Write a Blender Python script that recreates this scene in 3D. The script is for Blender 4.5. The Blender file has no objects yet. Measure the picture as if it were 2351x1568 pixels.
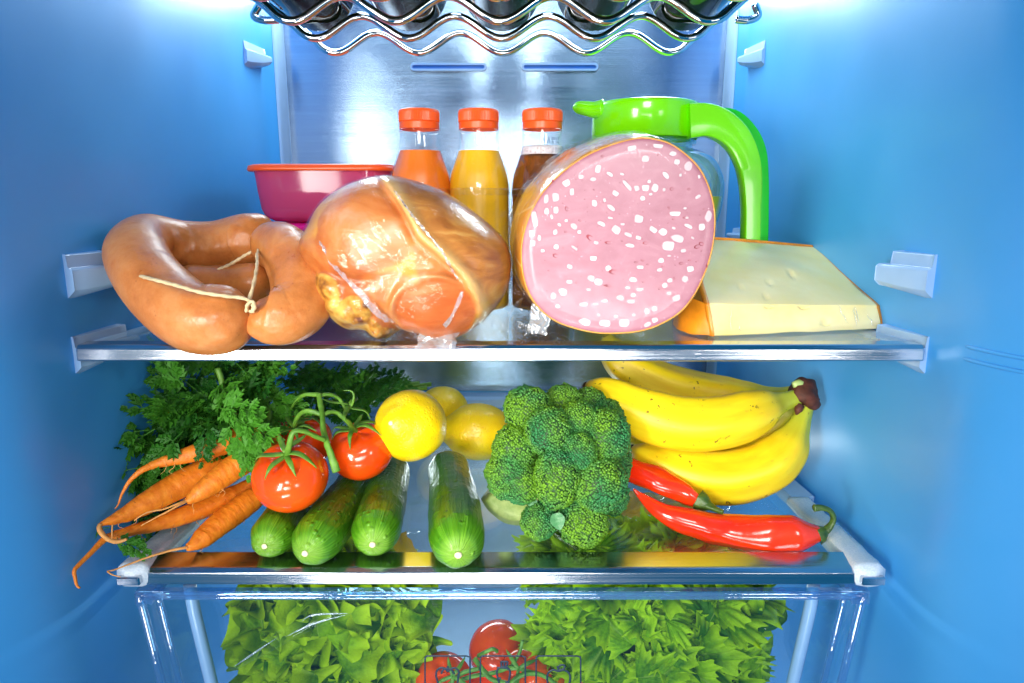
import bpy, math, random
import numpy as np
from mathutils import Vector, Matrix, Euler, noise as mn

# ---------------------------------------------------------------- camera, world, lamps, exposure
S = bpy.context.scene
COL = S.collection
F, CU, CV = 1536.0, 1175.5, 784.0          # focal length and centre in photo units (2351 x 1568)
PITCH = math.radians(11.6)
cp, sp = math.cos(PITCH), math.sin(PITCH)
cam_d = bpy.data.cameras.new('camera')
cam_d.sensor_width = 36.0
cam_d.lens = 36.0 * F / 2351.0
cam_d.clip_start = 0.02
cam_d.clip_end = 50
cam = bpy.data.objects.new('camera', cam_d)
cam.rotation_euler = (math.pi / 2 - PITCH, 0, 0)
COL.objects.link(cam)
S.camera = cam

wd = bpy.data.worlds.new('World')
S.world = wd
wd.use_nodes = True
bg = wd.node_tree.nodes['Background']
bg.inputs[0].default_value = (0.0, 0.46, 1.0, 1)
bg.inputs[1].default_value = 0.28

def lamp(name, loc, target, size, power, col, spread=180):
    d = bpy.data.lights.new(name, 'AREA')
    d.shape = 'RECTANGLE'
    d.size, d.size_y = size
    d.energy = power
    d.color = col
    d.spread = math.radians(spread)
    o = bpy.data.objects.new(name, d)
    o.location = loc
    v = Vector(target) - Vector(loc)
    o.rotation_euler = v.to_track_quat('-Z', 'Y').to_euler()
    COL.objects.link(o)
    return o
lamp('softbox_key', (-0.46, -0.26, -0.08), (0.02, 0.55, -0.20), (0.17, 0.42), 1.5, (1.0, 0.95, 0.87), 62)
lamp('softbox_right', (0.50, -0.24, -0.06), (0.04, 0.62, -0.22), (0.12, 0.22), 0.16, (1.0, 0.97, 0.92), 50)
lamp('added_camera_fill', (-0.04, -0.40, -0.21), (0.02, 0.66, -0.24), (0.44, 0.18), 0.58, (1.0, 0.96, 0.90), 52)  # added frontal fill to brighten all that the camera sees
lamp('softbox_fill', (-0.02, -0.38, 0.30), (0.02, 0.66, -0.05), (0.30, 0.22), 0.65, (1.0, 0.96, 0.91), 52)
lamp('softbox_low', (-0.16, -0.30, -0.74), (0.0, 0.60, -0.25), (0.40, 0.12), 0.6, (1.0, 0.97, 0.92), 70)
lamp('fridge_ceiling_light', (-0.01, 0.58, 0.41), (-0.01, 0.70, -0.2), (0.52, 0.14), 1.6, (0.82, 0.95, 1.0))
lamp('added_drawer_fill', (-0.01, 0.84, -0.312), (-0.01, 0.66, -0.42), (0.46, 0.02), 1.0, (0.90, 0.97, 1.0))  # added to brighten the drawer, not a known fitting of this fridge
for sx in (-1, 1):
    lamp('fridge_rear_light', (-0.01 + sx * 0.215, 0.91, 0.325), (-0.01 + sx * 0.255, 0.50, 0.14), (0.12, 0.15), 1.25, (0.84, 0.96, 1.0))
S.view_settings.view_transform = 'Standard'
S.view_settings.look = 'None'
S.view_settings.gamma = 1.0
S.view_settings.exposure = 0.0
S.cycles.use_denoising = True
S.cycles.max_bounces = 10
S.cycles.diffuse_bounces = 4
S.cycles.glossy_bounces = 4
S.cycles.transparent_max_bounces = 24
S.cycles.caustics_reflective = False
S.cycles.caustics_refractive = False
S.cycles.sample_clamp_indirect = 6.0

# ---------------------------------------------------------------- placing
def W(u, v, Y):
    """the point at depth Y that the photo shows at (u, v)"""
    yv = (v - CV) / F
    k = Y / (cp - yv * sp)
    return np.array([(u - CU) / F * k, Y, (-sp - yv * cp) * k])
def WZ(u, v, z):
    yv = (v - CV) / F
    k = z / (-sp - yv * cp)
    return np.array([(u - CU) / F * k, (cp - yv * sp) * k, z])
def px(v, Y):
    """metres per photo unit there"""
    return Y / (cp - (v - CV) / F * sp) / F
def path(*uvy):
    return [W(*p) for p in uvy]

CX = -0.009
Z1 = -0.1047      # top of the upper glass shelf
Z2 = -0.2905      # top of the lower glass shelf
R = random.Random(7)
RN = np.random.RandomState(11)

# ---------------------------------------------------------------- objects
def empty(name, loc, label, cat, group=None):
    o = bpy.data.objects.new(name, None)
    o.location = [float(c) for c in loc]
    o.empty_display_size = 0.02
    COL.objects.link(o)
    tag(o, label, cat, group)
    return o
def tag(o, label=None, cat=None, group=None, kind=None):
    if label: o['label'] = label
    if cat: o['category'] = cat
    if group: o['group'] = group
    if kind: o['kind'] = kind
    return o
def mesh_data(name, V, Fc, m, smooth=True, attrs=None):
    me = bpy.data.meshes.new(name)
    V = np.asarray(V, float)
    me.from_pydata(V.tolist(), [], [list(map(int, f)) for f in Fc])
    if m is not None: me.materials.append(m)
    if smooth: me.polygons.foreach_set('use_smooth', [True] * len(me.polygons))
    for k, a in (attrs or {}).items():
        a = np.asarray(a, np.float32)
        if a.ndim == 1:
            me.attributes.new(k, 'FLOAT', 'POINT').data.foreach_set('value', a)
        else:
            me.attributes.new(k, 'FLOAT_VECTOR', 'POINT').data.foreach_set('vector', a.ravel())
    me.update()
    return me
def link(name, me, parent=None, label=None):
    o = bpy.data.objects.new(name, me)
    COL.objects.link(o)
    if parent is not None:
        o.parent = parent
        o.matrix_parent_inverse = Matrix.Identity(4)
    if label: o['label'] = label
    return o
def absloc(o):
    p = Vector(o.location)
    while o.parent:
        o = o.parent
        p += Vector(o.location)
    return np.array(p)
def part(name, V, Fc, m, parent=None, smooth=True, attrs=None, label=None):
    """vertices in world space; stored relative to the parent"""
    V = np.asarray(V, float)
    if parent is not None: V = V - absloc(parent)
    return link(name, mesh_data(name, V, Fc, m, smooth, attrs), parent, label)
def join(*geos):
    V, Fc, n = [], [], 0
    for v, f in geos:
        V.append(np.asarray(v, float))
        Fc += [[i + n for i in q] for q in f]
        n += len(v)
    return np.vstack(V), Fc

# ---------------------------------------------------------------- shapes
def catmull(P, n, closed=False):
    P = np.asarray(P, float)
    if closed:
        Q = np.vstack([P[-1:], P, P[:2]])
        segs = len(P)
    else:
        Q = np.vstack([2 * P[0] - P[1], P, 2 * P[-1] - P[-2]])
        segs = len(P) - 1
    t = np.linspace(0, segs, n, endpoint=not closed)
    i = np.minimum(t.astype(int), segs - 1)
    f = (t - i)[:, None]
    p0, p1, p2, p3 = Q[i], Q[i + 1], Q[i + 2], Q[i + 3]
    return 0.5 * (2 * p1 + (p2 - p0) * f + (2 * p0 - 5 * p1 + 4 * p2 - p3) * f ** 2 + (3 * p1 - p0 - 3 * p2 + p3) * f ** 3)
def resample(P, n):
    d = np.r_[0, np.cumsum(np.linalg.norm(np.diff(P, axis=0), axis=1))]
    t = np.linspace(0, d[-1], n)
    return np.stack([np.interp(t, d, P[:, k]) for k in range(P.shape[1])], 1)
def frames(C):
    T = np.gradient(C, axis=0)
    T /= np.linalg.norm(T, axis=1)[:, None] + 1e-12
    a = np.array([0, 0, 1.0]) if abs(T[0][2]) < 0.9 else np.array([1.0, 0, 0])
    n = np.cross(T[0], a); n /= np.linalg.norm(n)
    N = [n]
    for k in range(1, len(C)):
        n = N[-1] - T[k] * np.dot(N[-1], T[k])
        N.append(n / (np.linalg.norm(n) + 1e-12))
    N = np.array(N)
    return T, N, np.cross(T, N)
def tube(P, rad, n=40, seg=20, rfun=None, cap=True, smooth_path=True):
    """a swept tube; rad is a number or a list of radii along the path; rfun(t, a) scales it.
    returns verts, faces, attributes (t along it, tc = cos, sin, t)"""
    P = np.asarray(P, float)
    C = resample(catmull(P, max(n * 4, 40)), n) if smooth_path and len(P) > 2 else resample(P, n)
    T, N, B = frames(C)
    t = np.linspace(0, 1, n)
    if np.isscalar(rad): r = np.full(n, float(rad))
    else:
        rad = np.asarray(rad, float)
        if rad.ndim == 1: r = np.interp(t, np.linspace(0, 1, len(rad)), rad)
        else: r = np.interp(t, rad[:, 0], rad[:, 1])
        if n > 12:
            k = 2 if n > 30 else 1
            rp = np.pad(r, k, mode='edge')
            rs = np.mean([rp[i:i + n] for i in range(2 * k + 1)], axis=0)
            rs[0], rs[-1] = r[0], r[-1]
            r = rs
    a = np.linspace(0, 2 * np.pi, seg, endpoint=False)
    tt, aa = np.meshgrid(t, a, indexing='ij')
    rr = np.repeat(r[:, None], seg, 1)
    if rfun is not None: rr = rr * rfun(tt, aa)
    V = C[:, None, :] + rr[..., None] * (np.cos(aa)[..., None] * N[:, None, :] + np.sin(aa)[..., None] * B[:, None, :])
    V = V.reshape(-1, 3)
    Fc = []
    for i in range(n - 1):
        for j in range(seg):
            k = (j + 1) % seg
            Fc.append((i * seg + j, (i + 1) * seg + j, (i + 1) * seg + k, i * seg + k))
    tc = np.stack([np.cos(aa).ravel(), np.sin(aa).ravel(), tt.ravel()], 1)
    ta = tt.ravel()
    if cap:
        V = np.vstack([V, C[0], C[-1]])
        c0, c1 = len(V) - 2, len(V) - 1
        for j in range(seg):
            k = (j + 1) % seg
            Fc.append((c0, j, k))
            Fc.append((c1, (n - 1) * seg + k, (n - 1) * seg + j))
        tc = np.vstack([tc, [0, 0, 0], [0, 0, 1]])
        ta = np.r_[ta, 0, 1]
    return V, Fc, {'t': ta, 'tc': tc}
def round_profile(mid, e0=0.12, e1=0.12, r0=0.0, r1=0.0, n=24):
    """radii list with rounded ends: mid(t) times a dome at each end"""
    out = []
    # denser sampling at the ends
    ts = np.unique(np.r_[np.linspace(0, e0, 14), np.linspace(e0, 1 - e1, n), np.linspace(1 - e1, 1, 14)])
    for t in ts:
        k = 1.0
        if t < e0: k = r0 + (1 - r0) * math.sqrt(max(0, 1 - (1 - t / e0) ** 2))
        if t > 1 - e1: k = min(k, r1 + (1 - r1) * math.sqrt(max(0, 1 - ((t - 1 + e1) / e1) ** 2)))
        out.append((t, mid(t) * k))
    return np.array(out)
def revolve(profile, centre, seg=40, axis='Z', squash=None):
    """profile: list of (radius, height)"""
    p = np.asarray(profile, float)
    a = np.linspace(0, 2 * np.pi, seg, endpoint=False)
    n = len(p)
    V = np.zeros((n, seg, 3))
    V[..., 0] = p[:, :1] * np.cos(a)
    V[..., 1] = p[:, :1] * np.sin(a)
    V[..., 2] = p[:, 1:2]
    V = V.reshape(-1, 3)
    if axis == 'Y': V = V[:, [0, 2, 1]] * np.array([1, -1, 1])
    V = V + np.asarray(centre, float)
    Fc = [(i * seg + j, i * seg + (j + 1) % seg, (i + 1) * seg + (j + 1) % seg, (i + 1) * seg + j) for i in range(n - 1) for j in range(seg)]
    return V, Fc
def box(x0, x1, y0, y1, z0, z1, b=0.0):
    """box with chamfered edges"""
    if b <= 0:
        V = [(x, y, z) for x in (x0, x1) for y in (y0, y1) for z in (z0, z1)]
        return np.array(V), [(0, 1, 3, 2), (4, 6, 7, 5), (0, 4, 5, 1), (2, 3, 7, 6), (0, 2, 6, 4), (1, 5, 7, 3)]
    c = np.array([(x0 + x1) / 2, (y0 + y1) / 2, (z0 + z1) / 2])
    h = np.array([x1 - x0, y1 - y0, z1 - z0]) / 2
    idx, V = {}, []
    for sx in (-1, 1):
        for sy in (-1, 1):
            for sz in (-1, 1):
                for ax in range(3):
                    s = np.array([sx, sy, sz])
                    q = s * (h - b)
                    q[ax] = s[ax] * h[ax]
                    idx[(sx, sy, sz, ax)] = len(V)
                    V.append(c + q)
    Fc = []
    g = lambda s, ax: idx[(s[0], s[1], s[2], ax)]
    for ax in range(3):
        o1, o2 = [k for k in range(3) if k != ax]
        for sg in (-1, 1):
            q = []
            for a1, a2 in ((-1, -1), (1, -1), (1, 1), (-1, 1)):
                s = [0, 0, 0]; s[ax] = sg; s[o1] = a1; s[o2] = a2
                q.append(g(s, ax))
            Fc.append(q)
    for ax in range(3):
        o1, o2 = [k for k in range(3) if k != ax]
        for a1 in (-1, 1):
            for a2 in (-1, 1):
                s = [0, 0, 0]; s[o1] = a1; s[o2] = a2
                s0 = list(s); s0[ax] = -1
                s1 = list(s); s1[ax] = 1
                Fc.append([g(s0, o1), g(s1, o1), g(s1, o2), g(s0, o2)])
    for sx in (-1, 1):
        for sy in (-1, 1):
            for sz in (-1, 1):
                Fc.append([idx[(sx, sy, sz, k)] for k in range(3)])
    V = np.array(V)
    out = []
    for f in Fc:                      # outward winding
        q = V[f]
        n = np.cross(q[1] - q[0], q[2] - q[0])
        out.append(f if np.dot(n, q.mean(0) - c) > 0 else f[::-1])
    return V, out
def hexa(p):
    """eight corners: bottom four then top four, both counter-clockwise from above"""
    return np.array(p, float), [(3, 2, 1, 0), (4, 5, 6, 7), (0, 1, 5, 4), (1, 2, 6, 5), (2, 3, 7, 6), (3, 0, 4, 7)]
def sphere(n=24, m=32):
    th = np.linspace(0, np.pi, n)
    ph = np.linspace(0, 2 * np.pi, m, endpoint=False)
    V = [(0, 0, 1.0)]
    for t in th[1:-1]:
        for p in ph: V.append((math.sin(t) * math.cos(p), math.sin(t) * math.sin(p), math.cos(t)))
    V.append((0, 0, -1.0))
    Fc = [(0, 1 + j, 1 + (j + 1) % m) for j in range(m)]
    for i in range(n - 3):
        for j in range(m):
            k = (j + 1) % m
            Fc.append((1 + i * m + j, 1 + (i + 1) * m + j, 1 + (i + 1) * m + k, 1 + i * m + k))
    l = len(V) - 1
    b = 1 + (n - 3) * m
    Fc += [(l, b + (j + 1) % m, b + j) for j in range(m)]
    return np.array(V), Fc
def rotmat(ax, ang):
    return np.array(Matrix.Rotation(ang, 3, ax))
def dir_rot(d, up=(0, 0, 1)):
    """rotation whose Z axis points along d"""
    return np.array(Vector(d).to_track_quat('Z', 'Y').to_matrix())
def vnoise(V, scale, seed=0.0):
    o = Vector((seed * 3.1, seed * 1.7, seed * 2.3))
    return np.array([mn.noise(Vector(v) * scale + o) for v in V])
def grid_sheet(fn, nu, nv):
    V = [fn(i / (nu - 1), j / (nv - 1)) for i in range(nu) for j in range(nv)]
    Fc = [(i * nv + j, (i + 1) * nv + j, (i + 1) * nv + j + 1, i * nv + j + 1) for i in range(nu - 1) for j in range(nv - 1)]
    return np.array(V), Fc

# ---------------------------------------------------------------- materials
class NT:
    def __init__(s, name):
        s.m = bpy.data.materials.new(name)
        s.m.use_nodes = True
        s.t = s.m.node_tree
        s.t.nodes.clear()
        s.out = s.t.nodes.new('ShaderNodeOutputMaterial')
    def n(s, typ, inp=None, **props):
        x = s.t.nodes.new('ShaderNode' + typ)
        for k, v in props.items(): setattr(x, k, v)
        for k, v in (inp or {}).items(): s.set(x.inputs[k], v)
        return x
    def set(s, sock, v):
        if isinstance(v, bpy.types.NodeSocket): s.t.links.new(v, sock)
        elif isinstance(v, (tuple, list)) and len(v) == 3 and sock.type == 'RGBA': sock.default_value = (*v, 1)
        else: sock.default_value = v
    def co(s): return s.n('TexCoord').outputs['Object']
    def attr(s, name, vec=False):
        return s.n('Attribute', attribute_name=name).outputs['Vector' if vec else 'Fac']
    def map(s, vec, scale=(1, 1, 1), loc=(0, 0, 0)):
        return s.n('Mapping', {'Vector': vec, 'Scale': scale, 'Location': loc}).outputs[0]
    def noise(s, vec, scale, detail=4.0, rough=0.55, dist=0.0):
        return s.n('TexNoise', {'Vector': vec, 'Scale': scale, 'Detail': detail, 'Roughness': rough, 'Distortion': dist}).outputs['Fac']
    def vor(s, vec, scale, feature='F1', out='Distance', rand=1.0):
        return s.n('TexVoronoi', {'Vector': vec, 'Scale': scale, 'Randomness': rand}, feature=feature).outputs[out]
    def ramp(s, fac, *stops):
        x = s.n('ValToRGB', {'Fac': fac})
        e = x.color_ramp.elements
        while len(e) < len(stops): e.new(0.5)
        for k, (p, c) in enumerate(stops):
            e[k].position = p
            e[k].color = (*c, 1) if not isinstance(c, (int, float)) else (c, c, c, 1)
        return x.outputs[0]
    def mr(s, v, a, b, c=0.0, d=1.0, smooth=True):
        return s.n('MapRange', {0: v, 1: a, 2: b, 3: c, 4: d}, interpolation_type='SMOOTHSTEP' if smooth else 'LINEAR').outputs[0]
    def mix(s, fac, a, b, blend='MIX'):
        x = s.n('Mix', data_type='RGBA', blend_type=blend)
        s.set(x.inputs[0], fac); s.set(x.inputs[6], a); s.set(x.inputs[7], b)
        return x.outputs[2]
    def math(s, op, a, b=0.0, clamp=False):
        return s.n('Math', {0: a, 1: b}, operation=op, use_clamp=clamp).outputs[0]
    def bump(s, h, strength=0.3, dist=0.001, normal=None):
        i = {'Height': h, 'Strength': strength, 'Distance': dist}
        if normal is not None: i['Normal'] = normal
        return s.n('Bump', i).outputs[0]
    def bsdf(s, **k):
        nm = {'base': 'Base Color', 'rough': 'Roughness', 'metal': 'Metallic', 'spec': 'Specular IOR Level', 'coat': 'Coat Weight', 'coatr': 'Coat Roughness',
              'sss': 'Subsurface Weight', 'sssr': 'Subsurface Radius', 'ssss': 'Subsurface Scale', 'normal': 'Normal', 'aniso': 'Anisotropic', 'anisor': 'Anisotropic Rotation',
              'tangent': 'Tangent', 'alpha': 'Alpha', 'sheen': 'Sheen Weight', 'emit': 'Emission Color', 'emits': 'Emission Strength', 'ior': 'IOR'}
        return s.n('BsdfPrincipled', {nm[a]: b for a, b in k.items()}).outputs[0]
    def done(s, sh):
        s.t.links.new(sh, s.out.inputs[0])
        return s.m
def plain(name, base, rough=0.4, **k):
    """a colour with slight mottling and fine relief"""
    t = NT(name)
    c = t.co()
    f = t.noise(c, k.pop('nscale', 60.0), 5)
    amt = k.pop('mottle', 0.10)
    lo = tuple(max(0, x * (1 - amt)) for x in base)
    hi = tuple(min(1, x * (1 + amt)) for x in base)
    b = t.bump(t.noise(c, k.pop('bscale', 400.0), 3), k.pop('bump', 0.08), 0.0006)
    return t.done(t.bsdf(base=t.ramp(f, (0.3, lo), (0.7, hi)), rough=rough, normal=b, **k))
def fres(t, ior, b=None):
    """Fresnel that is the same from both sides of a thin sheet"""
    bf = t.n('NewGeometry').outputs['Backfacing']
    i = {'IOR': t.math('SUBTRACT', ior, t.math('MULTIPLY', bf, ior - 1 / ior))}
    if b is not None: i['Normal'] = b
    return t.n('Fresnel', i).outputs[0]
def film(name, tint=(1, 1, 1), haze=0.04, scale=45.0, strength=0.5, gain=1.0, rough=0.06, white=(0.9, 0.95, 1.0), stretch=(1, 1, 1), dist=0.003, lo=0.03, ior=1.5):
    """clear wrinkled sheet: see-through with a Fresnel gloss and a little milky haze"""
    t = NT(name)
    c = t.map(t.co(), stretch)
    h = t.math('ADD', t.noise(c, scale, 3, 0.5, 1.2), t.math('MULTIPLY', t.vor(c, scale * 1.7, 'F1'), 0.35))
    b = t.bump(h, strength, dist)
    fr = fres(t, ior, b)
    gl = t.n('BsdfGlossy', {'Color': (1, 1, 1), 'Roughness': rough, 'Normal': b}).outputs[0]
    tr = t.n('BsdfTransparent', {'Color': tint}).outputs[0]
    df = t.n('BsdfDiffuse', {'Color': white, 'Normal': b}).outputs[0]
    m1 = t.n('MixShader', {0: haze, 1: tr, 2: df}).outputs[0]
    fac = t.math('ADD', t.math('MULTIPLY', fr, gain), lo, True)
    return t.done(t.n('MixShader', {0: fac, 1: m1, 2: gl}).outputs[0])
# ---------------------------------------------------------------- shared materials
def m_liner():
    t = NT('liner_plastic')
    c = t.co()
    f = t.noise(c, 7.0, 4)
    b = t.bump(t.noise(c, 500.0, 2), 0.04, 0.0004)
    return t.done(t.bsdf(base=t.ramp(f, (0.3, (0.045, 0.355, 0.80)), (0.7, (0.065, 0.385, 0.84))), rough=t.mr(t.noise(t.map(c, (1, 1, 0.5)), 9.0, 5, 0.65), 0.3, 0.7, 0.42, 0.54), spec=0.7, normal=b, coat=0.40, coatr=0.26))  # blue light on the white plastic is put into this base colour
M_LINER = m_liner()
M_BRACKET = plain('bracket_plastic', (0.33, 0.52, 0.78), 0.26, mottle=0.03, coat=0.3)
def m_steel():
    t = NT('brushed_steel')
    c = t.co()
    h = t.noise(t.map(c, (6, 1, 900)), 1.0, 4, 0.7)
    h2 = t.noise(t.map(c, (3, 1, 220)), 1.0, 3, 0.6)
    col = t.mix(h2, (0.20, 0.30, 0.44), (0.31, 0.43, 0.58))
    r = t.mr(h, 0.3, 0.7, 0.19, 0.27)
    b = t.bump(t.math('ADD', h, h2), 0.16, 0.0004)
    tg = t.n('Tangent', direction_type='UV_MAP').outputs[0]
    return t.done(t.bsdf(base=col, metal=1.0, rough=r, normal=b, aniso=0.95, anisor=0.25, tangent=tg))
M_STEEL = m_steel()
def m_trim():
    t = NT('brushed_aluminium')
    c = t.co()
    h = t.noise(t.map(c, (4, 700, 1500)), 1.0, 4, 0.7)
    sc = t.mr(t.noise(t.map(c, (60, 900, 900)), 1.0, 2), 0.66, 0.72, 0.0, 1.0)
    b = t.bump(t.math('SUBTRACT', h, t.math('MULTIPLY', sc, 0.8)), 0.10, 0.0003)
    return t.done(t.bsdf(base=t.mix(h, (0.48, 0.53, 0.60), (0.62, 0.67, 0.74)), metal=1.0, rough=t.mr(h, 0.3, 0.7, 0.13, 0.24), normal=b))
M_TRIM = m_trim()
M_CHROME = plain('chrome', (0.82, 0.85, 0.88), 0.05, metal=1.0, mottle=0.02, bump=0.0)
M_GLASS = film('shelf_glass', (0.93, 0.97, 0.97), 0.012, 6.0, 0.0, 0.9, 0.015, lo=0.0)
M_CLEAR = film('clear_plastic', (0.93, 0.97, 0.995), 0.004, 9.0, 0.04, 0.7, 0.03, white=(0.6, 0.8, 1.0), lo=0.0)
M_RIM = film('clear_plastic_rim', (0.55, 0.78, 0.95), 0.10, 30.0, 0.15, 1.3, 0.05, white=(0.35, 0.65, 1.0), lo=0.08)
M_PET = film('bottle_plastic', (0.99, 0.99, 0.99), 0.006, 30.0, 0.15, 0.7, 0.04, lo=0.0)
M_WRAP = film('cling_film', (1.0, 1.0, 0.99), 0.005, 42.0, 0.40, 0.42, 0.11, stretch=(1.0, 1.0, 1.6), dist=0.003, lo=0.0)
M_WRAP_TIGHT = film('cling_film_tight', (1, 1, 1), 0.004, 30.0, 0.20, 0.28, 0.18, stretch=(2.4, 1.0, 0.6), dist=0.002, lo=0.0)
M_BAG = film('produce_bag', (0.97, 0.99, 1.0), 0.002, 26.0, 0.25, 0.6, 0.06, stretch=(1.0, 1.0, 2.2), dist=0.003, lo=0.0)
def m_foam():
    t = NT('white_foam')
    c = t.co()
    h = t.noise(c, 700.0, 3)
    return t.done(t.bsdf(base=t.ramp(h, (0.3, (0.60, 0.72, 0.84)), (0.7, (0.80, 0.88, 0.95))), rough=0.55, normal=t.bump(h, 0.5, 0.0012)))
M_FOAM = m_foam()

# ---------------------------------------------------------------- the refrigerator
fr = empty('refrigerator', (CX, 0.9, -0.6), 'open refrigerator lined with white plastic coloured blue to imitate blue light, brushed steel panel at the back', 'refrigerator')
wallprof = [(Y, 0.3275 + (0.5 - Y) * 0.058 + 0.035 * max(0.0, (0.475 - Y) / 0.09) ** 2) for Y in np.linspace(0.385, 0.88, 60)] + [(0.890, 0.3046), (0.897, 0.3030), (0.904, 0.2995), (0.912, 0.2965)]
zs = np.linspace(-0.60, 0.43, 24)
def wallx(Y):
    return float(np.interp(Y, [p[0] for p in wallprof], [p[1] for p in wallprof]))
for sx in (-1, 1):
    pr = np.array(wallprof)
    V = [(CX + sx * p[1], p[0], z) for p in pr for z in zs]
    n = len(zs)
    Fc = [(i * n + j, (i + 1) * n + j, (i + 1) * n + j + 1, i * n + j + 1) for i in range(len(pr) - 1) for j in range(n - 1)]
    if sx < 0: Fc = [f[::-1] for f in Fc]
    part('side_wall', V, Fc, M_LINER, fr)
    # slim bevelled column between the wall and the steel panel
    q = catmull([(0.2962, 0.912), (0.2935, 0.916), (0.2925, 0.93), (0.292, 0.944), (0.290, 0.947)], 20)
    V = [(CX + sx * p[0], p[1], z) for p in q for z in (-0.6, 0.43)]
    Fc = [(2 * i, 2 * i + 2, 2 * i + 3, 2 * i + 1) for i in range(len(q) - 1)]
    if sx < 0: Fc = [f[::-1] for f in Fc]
    part('corner_trim', V, Fc, M_BRACKET, fr)
ZB = -0.268
V = [(CX - 0.2915, 0.945, ZB), (CX + 0.2915, 0.945, ZB), (CX + 0.2915, 0.945, 0.43), (CX - 0.2915, 0.945, 0.43)]
bp = part('back_panel', V, [(0, 1, 2, 3)], M_STEEL, fr, False)
uv = bp.data.uv_layers.new(name='UVMap')
for l, c in zip(uv.data, ((0, 0), (1, 0), (1, 1), (0, 1))): l.uv = c
# white ledge below the panel and the liner behind the drawer
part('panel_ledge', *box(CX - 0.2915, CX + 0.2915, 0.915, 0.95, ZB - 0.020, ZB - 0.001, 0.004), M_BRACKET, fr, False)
V = [(CX - 0.30, 0.93, -0.6), (CX + 0.30, 0.93, -0.6), (CX + 0.30, 0.93, ZB - 0.02), (CX - 0.30, 0.93, ZB - 0.02)]
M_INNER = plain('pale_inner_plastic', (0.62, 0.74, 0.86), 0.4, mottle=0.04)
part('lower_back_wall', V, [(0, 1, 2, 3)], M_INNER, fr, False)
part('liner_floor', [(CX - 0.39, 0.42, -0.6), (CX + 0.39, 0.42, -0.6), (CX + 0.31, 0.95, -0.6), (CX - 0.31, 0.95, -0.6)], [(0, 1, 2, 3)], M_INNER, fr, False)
part('liner_ceiling', [(CX - 0.39, 0.42, 0.43), (CX + 0.39, 0.42, 0.43), (CX + 0.31, 0.95, 0.43), (CX - 0.31, 0.95, 0.43)], [(3, 2, 1, 0)], M_LINER, fr, False)
# air vents: a rounded frame with a blue recess
M_SLOT = plain('vent_recess', (0.02, 0.16, 0.55), 0.4)
def stadium(x0, x1, z0, z1, n=10):
    r = (z1 - z0) / 2
    zc = (z0 + z1) / 2
    out = [(x1 - r + r * math.sin(a), zc + r * math.cos(a)) for a in np.linspace(0, math.pi, n)]
    out += [(x0 + r - r * math.sin(a), zc - r * math.cos(a)) for a in np.linspace(0, math.pi, n)]
    return out
for u0, u1 in ((942, 1117), (1198, 1373)):
    a, b = W(u0, 145, 0.943), W(u1, 163, 0.943)
    outer = stadium(a[0], b[0], b[2], a[2])
    k = 0.0026
    inner = stadium(a[0] + k, b[0] - k, b[2] + k, a[2] - k)
    V = [(x, 0.9440, z) for x, z in outer] + [(x, 0.9405, z) for x, z in outer] + [(x, 0.9405, z) for x, z in inner] + [(x, 0.9436, z) for x, z in inner]
    n = len(outer)
    Fc = [(r * n + i, r * n + (i + 1) % n, (r + 1) * n + (i + 1) % n, (r + 1) * n + i) for r in range(3) for i in range(n)]
    vf = part('air_vent', V, Fc, M_BRACKET, fr, False)
    part('vent_slot', [(x, 0.9438, z) for x, z in inner], [tuple(range(n))[::-1]], M_SLOT, vf, False)
# moulded shelf supports on the walls
def support(sx, Y0, Y1, z0, z1, prot, curve=0.5):
    n = 9
    V = []
    for i in range(n):
        s = i / (n - 1)
        Y = Y0 + (Y1 - Y0) * s
        w = CX + sx * (wallx(Y) + 0.003)
        p = prot * (0.26 + 0.74 * s ** 0.8)
        inn = CX + sx * (wallx(Y) - p)
        mid = CX + sx * (wallx(Y) - p * 0.45)
        zb = z0 + (z1 - z0) * curve * s ** 1.6
        step = (z1 - z0) * 0.34
        prof = [(w, zb - 0.004), (inn + sx * 0.004, zb), (inn, zb + 0.004), (inn, z1 - step - 0.002), (inn + sx * 0.002, z1 - step), (mid, z1 - step), (mid + sx * 0.001, z1 - 0.001), (w, z1)]
        V += [(x, Y, z) for x, z in prof]
    m = 8
    Fc = [(i * m + j, (i + 1) * m + j, (i + 1) * m + (j + 1) % m, i * m + (j + 1) % m) for i in range(n - 1) for j in range(m)]
    Fc += [tuple(range(m))[::-1], tuple((n - 1) * m + j for j in range(m))]
    o = part('shelf_support', V, Fc, M_BRACKET, fr, True)
    md = o.modifiers.new('round', 'BEVEL')
    md.width = 0.0016; md.segments = 3; md.limit_method = 'ANGLE'; md.angle_limit = 0.6
    return o
for sx in (-1, 1):
    support(sx, 0.503, 0.543, -0.0680, -0.0365, 0.021, 0.13)
    support(sx, 0.5005, 0.555, -0.127, -0.0985, 0.018, 0.4)
    support(sx, 0.842, 0.890, 0.162, 0.190, 0.014, 0.3)
    support(sx, 0.842, 0.890, 0.245, 0.275, 0.014, 0.3)
    support(sx, 0.842, 0.890, -0.050, -0.030, 0.014, 0.3)
    # shallow moulded ribs at the front of the liner
    for zr in (-0.0985, -0.1075):
        if sx < 0: continue
        q = catmull(np.array(wallprof), 400)[20:190]
        q = [p for p in q if p[1] < 0.40 and p[0] < 0.466]
        P = [(CX + sx * p[1], p[0] - 0.0002, zr) for p in q[::4]]
        v, f, a = tube(P, round_profile(lambda t: 0.0014, 0.06, 0.06), 30, 8)
        part('liner_rib', v, f, M_LINER, fr)

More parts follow.
